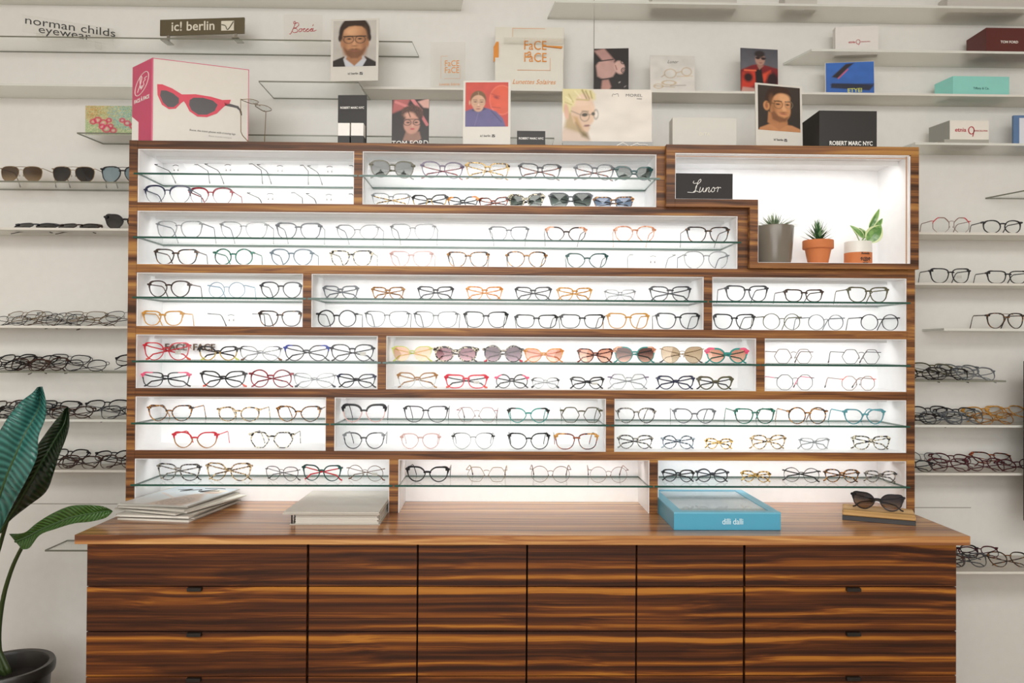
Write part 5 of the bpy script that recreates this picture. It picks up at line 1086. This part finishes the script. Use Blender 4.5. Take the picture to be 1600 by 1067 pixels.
# blue display box
a_, b_ = wp(1053, 828), wp(1219.5, 828); wB = b_.x-a_.x
BLU = plain('4E9EBA', .35); zh_ = at(1130, 800.5, a_.y).z-ZW
bx = thing('display_box', 'light blue box with clear lid showing pale glasses, small white lettering', 'box', ((a_.x+b_.x)/2, a_.y, ZW), 0)
dB = .35; r_ = .026
hB = zh_
MB().box(-wB/2, wB/2, 0, dB, 0, hB-.004, .0006).build('body', BLU, bx)
MB().box(-wB/2, wB/2, 0, r_, hB-.004, hB).box(-wB/2, wB/2, dB-r_*.5, dB, hB-.004, hB).box(-wB/2, -wB/2+r_, r_, dB-r_*.5, hB-.004, hB).box(wB/2-r_, wB/2, r_, dB-r_*.5, hB-.004, hB).build('rim', plain('6CB4CC', .3), bx)
pl_ = picture('lid_print', bx, -wB/2+r_, wB/2-r_, -dB+r_*.5, -r_, 0, ['C4D0D8', 'D0DAE0'], [('r', .2, .3, .12, .09, .006, 'A8B4C0'), ('r', .5, .34, .12, .09, .006, 'A8B4C0'), ('r', .3, .7, .12, .09, .006, 'B0BCC6'), ('r', .62, .72, .12, .09, .006, 'B0BCC6'), ('l', 0, .55, 1, .5, .006, 'E8EEF2'), ('l', .35, 1, .55, 0, .004, 'B4C0CA'), ('l', .62, .34, .9, .3, .006, 'A0ACB8'), ('e', .8, .55, .12, .15, 0, .1, 'E4ECF0')], res=90)
pl_.rotation_euler = (-PI/2, 0, 0); pl_.location = (0, 0, hB-.0035)
pl_.rotation_euler = (PI/2, 0, 0); pl_.location = (0, 0, hB-.0033)
MB().box(-wB/2+r_, wB/2-r_, r_, dB-r_*.5, hB-.0018, hB-.0008).build('clear_lid', clear('lid film', (.97, .98, .98), 1.5, .05), bx)
text('lettering', 'dilli dalli', .024, plain('D8ECF2', .4), bx, (.015, -.0006, hB*.47), sx=.85, space=.95)
# wooden block with sunglasses
p1, p2, p3 = wp(1316, 812), wp(1431, 822), wp(1320, 800, .92)
yw_ = math.atan2(p2.y-p1.y, p2.x-p1.x); Lb = (p2-p1).length; db = .105
bk = thing('display_block', 'pale wooden block with black base carrying the sunglasses on the worktop', 'display block', (p1.x, p1.y, ZW), yw_)
MB().box(0, Lb, 0, db, 0, .0135, .0006).build('base', plain('1E1C1C', .4), bk)
LW = wood('pale cork wood', ['A07E4E', 'B8935E', 'C8A26C', 'D4B07C', 'DCBC8C'], rough=.6, zs=60)
MB().box(.0, Lb, 0, db, .0137, .030, .003).build('wooden_top', LW, bk)
make_glasses('sunglasses', 'black round-lens sunglasses resting on the pale wooden block', 'sunglasses', (p1.x+math.cos(yw_)*Lb*.49-math.sin(yw_)*.028, p1.y+math.sin(yw_)*Lb*.49+math.cos(yw_)*.028, ZW+.0312), .143, 'cat-eye', 'black', 'frames on the worktop', rz=yw_-math.radians(6), fold=True, t=.003, lens=SBW, sun=True)
# ------------------------------------------------------------------ the large plant at left
GY = .1
pc = at(11, 1040, GY); Rp = at(78, 1038, GY).x-pc.x; zr_ = at(11, 1038, GY).z
pl = thing('potted_palm', 'tall broad leaved green plant in a dark round pot at the left', 'potted plant', (pc.x, GY, 0))
MB().lathe([(0, .002), (Rp*.68, .002), (Rp*.9, zr_-.05), (Rp*.92, zr_-.035), (Rp*.99, zr_-.03), (Rp, zr_-.022), (Rp*1.0, zr_-.008), (Rp*.97, zr_), (Rp*.86, zr_-.002), (Rp*.83, zr_-.01), (Rp*.8, zr_-.06), (0, zr_-.06)], seg=64).build('pot', plain('2C2824', .35), pl, smooth='auto')
MB().lathe([(0, zr_-.052), (Rp*.4, zr_-.05), (Rp*.8, zr_-.055)], seg=32).build('soil', plain('1E1814', .9), pl)
def bigleaf_mat(name, c1, c2, rough):
    m, t, N, L = newmat(name); b = N['Principled BSDF']; b.inputs['Roughness'].default_value = rough; b.inputs['Specular IOR Level'].default_value = .5
    a_ = N.new('ShaderNodeAttribute'); a_.attribute_name = 'leafuv'; wv = N.new('ShaderNodeTexWave'); wv.inputs['Scale'].default_value = 2.0; wv.inputs['Distortion'].default_value = 2.5; wv.inputs['Detail'].default_value = 2
    L.new(a_.outputs['Vector'], wv.inputs['Vector']); mx = N.new('ShaderNodeMix'); mx.data_type = 'RGBA'; mx.inputs[6].default_value = (*hexc(c1), 1); mx.inputs[7].default_value = (*hexc(c2), 1)
    L.new(wv.outputs[0], mx.inputs[0]); L.new(mx.outputs[2], b.inputs['Base Color'])
    bp = N.new('ShaderNodeBump'); bp.inputs['Strength'].default_value = .5; bp.inputs['Distance'].default_value = .004; L.new(wv.outputs[0], bp.inputs['Height']); L.new(bp.outputs[0], b.inputs['Normal'])
    return m
def bigleaf(left, mid, right, Ys, mat, fold=.02, label=None):
    """left/mid/right: outline and midrib points from base to tip; Ys: depth at each station"""
    n = len(mid); M_ = 6; rows = []
    def interp(P, t):
        i = min(int(t), len(P)-2); u = t-i; p0 = P[max(i-1, 0)]; p1 = P[i]; p2 = P[i+1]; p3 = P[min(i+2, len(P)-1)]
        return tuple(.5*((2*p1[k])+(p2[k]-p0[k])*u+(2*p0[k]-5*p1[k]+4*p2[k]-p3[k])*u*u+(3*p1[k]-p0[k]-3*p2[k]+p3[k])*u**3) for k in range(len(p1)))
    ST = (n-1)*5; vs = []; fs = []; uv = []
    YY = [(y_,) for y_ in Ys]
    for j in range(ST+1):
        t = j/5 if j < ST else n-1-1e-6; l_, m_, r_ = interp(left, t), interp(mid, t), interp(right, t); y_ = interp(YY, t)[0]
        for k in range(-M_, M_+1):
            s = abs(k)/M_; q = l_ if k < 0 else r_; xx = m_[0]*(1-s)+q[0]*s; yy = m_[1]*(1-s)+q[1]*s
            v = at(xx, yy, y_-fold*math.sin(PI*s*.6)+.004*math.sin(j*.9+k)*s)
            vs.append((v.x-pl.location[0], v.y-pl.location[1], v.z)); uv.append((j*.12+s*.35, 0, 0))
    Wd = 2*M_+1
    nv = len(vs)
    vs2 = [(a_, b_+.0012, c_) for a_, b_, c_ in vs]
    for j in range(ST):
        for k in range(2*M_): a_ = j*Wd+k; fs.append((a_, a_+1, a_+1+Wd, a_+Wd)); fs.append((a_+nv, a_+Wd+nv, a_+1+Wd+nv, a_+1+nv))
        for k in (0, 2*M_): a_ = j*Wd+k; fs.append((a_, a_+Wd, a_+Wd+nv, a_+nv))
    me = bpy.data.meshes.new('leaf'); me.from_pydata(vs+vs2, [], fs); me.materials.append(mat); at_ = me.attributes.new('leafuv', 'FLOAT_VECTOR', 'POINT')
    at_.data.foreach_set('vector', np.array(uv+uv, dtype=np.float32).ravel()); me.shade_smooth()
    o = bpy.data.objects.new('leaf', me); C.objects.link(o); o.parent = pl
    if label: o['label'] = label
    rb = MB(); path = []
    for j in range(0, ST+1, 2):
        t = min(j/5, n-1-1e-6); m_ = interp(mid, t); v = at(m_[0], m_[1], interp(YY, t)[0]-.001); path.append((v.x-pl.location[0], v.y-pl.location[1], v.z))
    rb.tube(path, [.0035*(1-.8*i/len(path))+.0006 for i in range(len(path))], 6).build('midrib', plain('3E5A34', .4), o)
    return o
LA = bigleaf_mat('glossy leaf with painted sky sheen', '24504A', '3D7A70', .2); LB = bigleaf_mat('dark green leaf', '10200E', '1A3214', .35); LC = bigleaf_mat('mid green leaf', '2A4A1C', '41662A', .3)  # tallest leaf is green; the sky's teal reflection is put into its colour
bigleaf([(-30, 850), (-40, 770), (-25, 715), (0, 672), (14, 650), (32, 628), (50, 614), (58, 605)], [(-25, 860), (-5, 790), (10, 745), (24, 712), (38, 680), (52, 655), (62, 632), (62, 604)], [(-10, 850), (22, 785), (40, 752), (57, 715), (60, 682), (70, 655), (72, 630), (66, 604)],
        [-.05, -.14, -.2, -.22, -.22, -.2, -.17, -.14], LA, .03, 'glossy green leaf with painted teal sky sheen, the tallest')
bigleaf([(-15, 830), (-12, 800), (5, 770), (30, 735), (55, 700), (75, 672), (92, 650), (103, 637)], [(0, 832), (20, 800), (38, 770), (58, 735), (75, 705), (90, 680), (101, 660), (105, 636)], [(12, 815), (45, 790), (72, 768), (84, 738), (92, 712), (101, 690), (108, 665), (107, 637)],
        [.05, -.0, -.05, -.08, -.08, -.06, -.04, -.02], LB, .02, 'dark green leaf behind the tallest')
bigleaf([(14, 834), (38, 832), (56, 818), (80, 803), (108, 791), (135, 789), (160, 791), (174, 797)], [(24, 846), (44, 838), (62, 828), (86, 818), (112, 808), (138, 803), (160, 799), (175, 798)], [(34, 858), (46, 856), (62, 836), (88, 826), (115, 818), (142, 815), (165, 809), (176, 799)],
        [-.0, -.02, -.05, -.08, -.12, -.14, -.15, -.15], LC, .01, 'low green leaf reaching over the worktop')
bigleaf([(-60, 830), (-50, 800), (-40, 795), (-20, 800)], [(-60, 840), (-40, 815), (-15, 808), (10, 800)], [(-50, 850), (-20, 830), (0, 818), (22, 800)], [.08, .08, .1, .1], LC, .01)
def stalk(pts, Ys, r0, r1):
    P_ = []
    for (a_, b_), y_ in zip(pts, Ys): v = at(a_, b_, y_); P_.append(Vector((v.x-pl.location[0], v.y-pl.location[1], v.z)))
    q = []
    for i in range(len(P_)-1):
        p0 = P_[max(i-1, 0)]; p1 = P_[i]; p2 = P_[i+1]; p3 = P_[min(i+2, len(P_)-1)]
        for k in range(6): u = k/6; q.append(.5*((2*p1)+(p2-p0)*u+(2*p0-5*p1+4*p2-p3)*u*u+(3*p1-p0-3*p2+p3)*u**3))
    q.append(P_[-1]); n = len(q)
    MB().tube(q, [r0+(r1-r0)*i/(n-1) for i in range(n)], 8).build('stalk', plain('35431F', .45), pl, smooth=True)
stalk([(5, 1055), (-2, 1000), (4, 940), (18, 890), (36, 852), (48, 836)], [.1, .1, .08, .05, .01, -.02], .008, .005)
stalk([(15, 1052), (-14, 980), (-12, 900), (2, 845), (12, 812)], [.1, .1, .08, .07, .02], .009, .005)
stalk([(0, 1052), (-40, 950), (-40, 880), (-25, 855)], [.1, .05, 0, -.05], .009, .006)
stalk([(10, 1055), (-60, 960), (-70, 880), (-58, 838)], [.1, .1, .09, .08], .008, .005)
# mirror frame at the right edge
a_ = at(1596, 563, .30)
mr = thing('wall_mirror', 'black framed mirror cut off by the right photo edge', 'mirror', (a_.x, .27, at(1596, 815, .27).z))
hM = at(1596, 564, .27).z-at(1596, 815, .27).z
MB().box(0, .012, 0, .02, 0, hM).box(.40, .412, 0, .02, 0, hM).box(.012, .40, 0, .02, 0, .012).box(.012, .40, 0, .02, hM-.012, hM).build('frame', BLACK, mr)
MB().box(.012, .40, .008, .014, .012, hM-.012).build('mirror_glass', plain('B8BCBC', .05, 1.0), mr)
MB().box(.19, .22, .02, WY-.27-.001, hM*.45, hM*.5).build('wall_bracket', BLACK, mr)
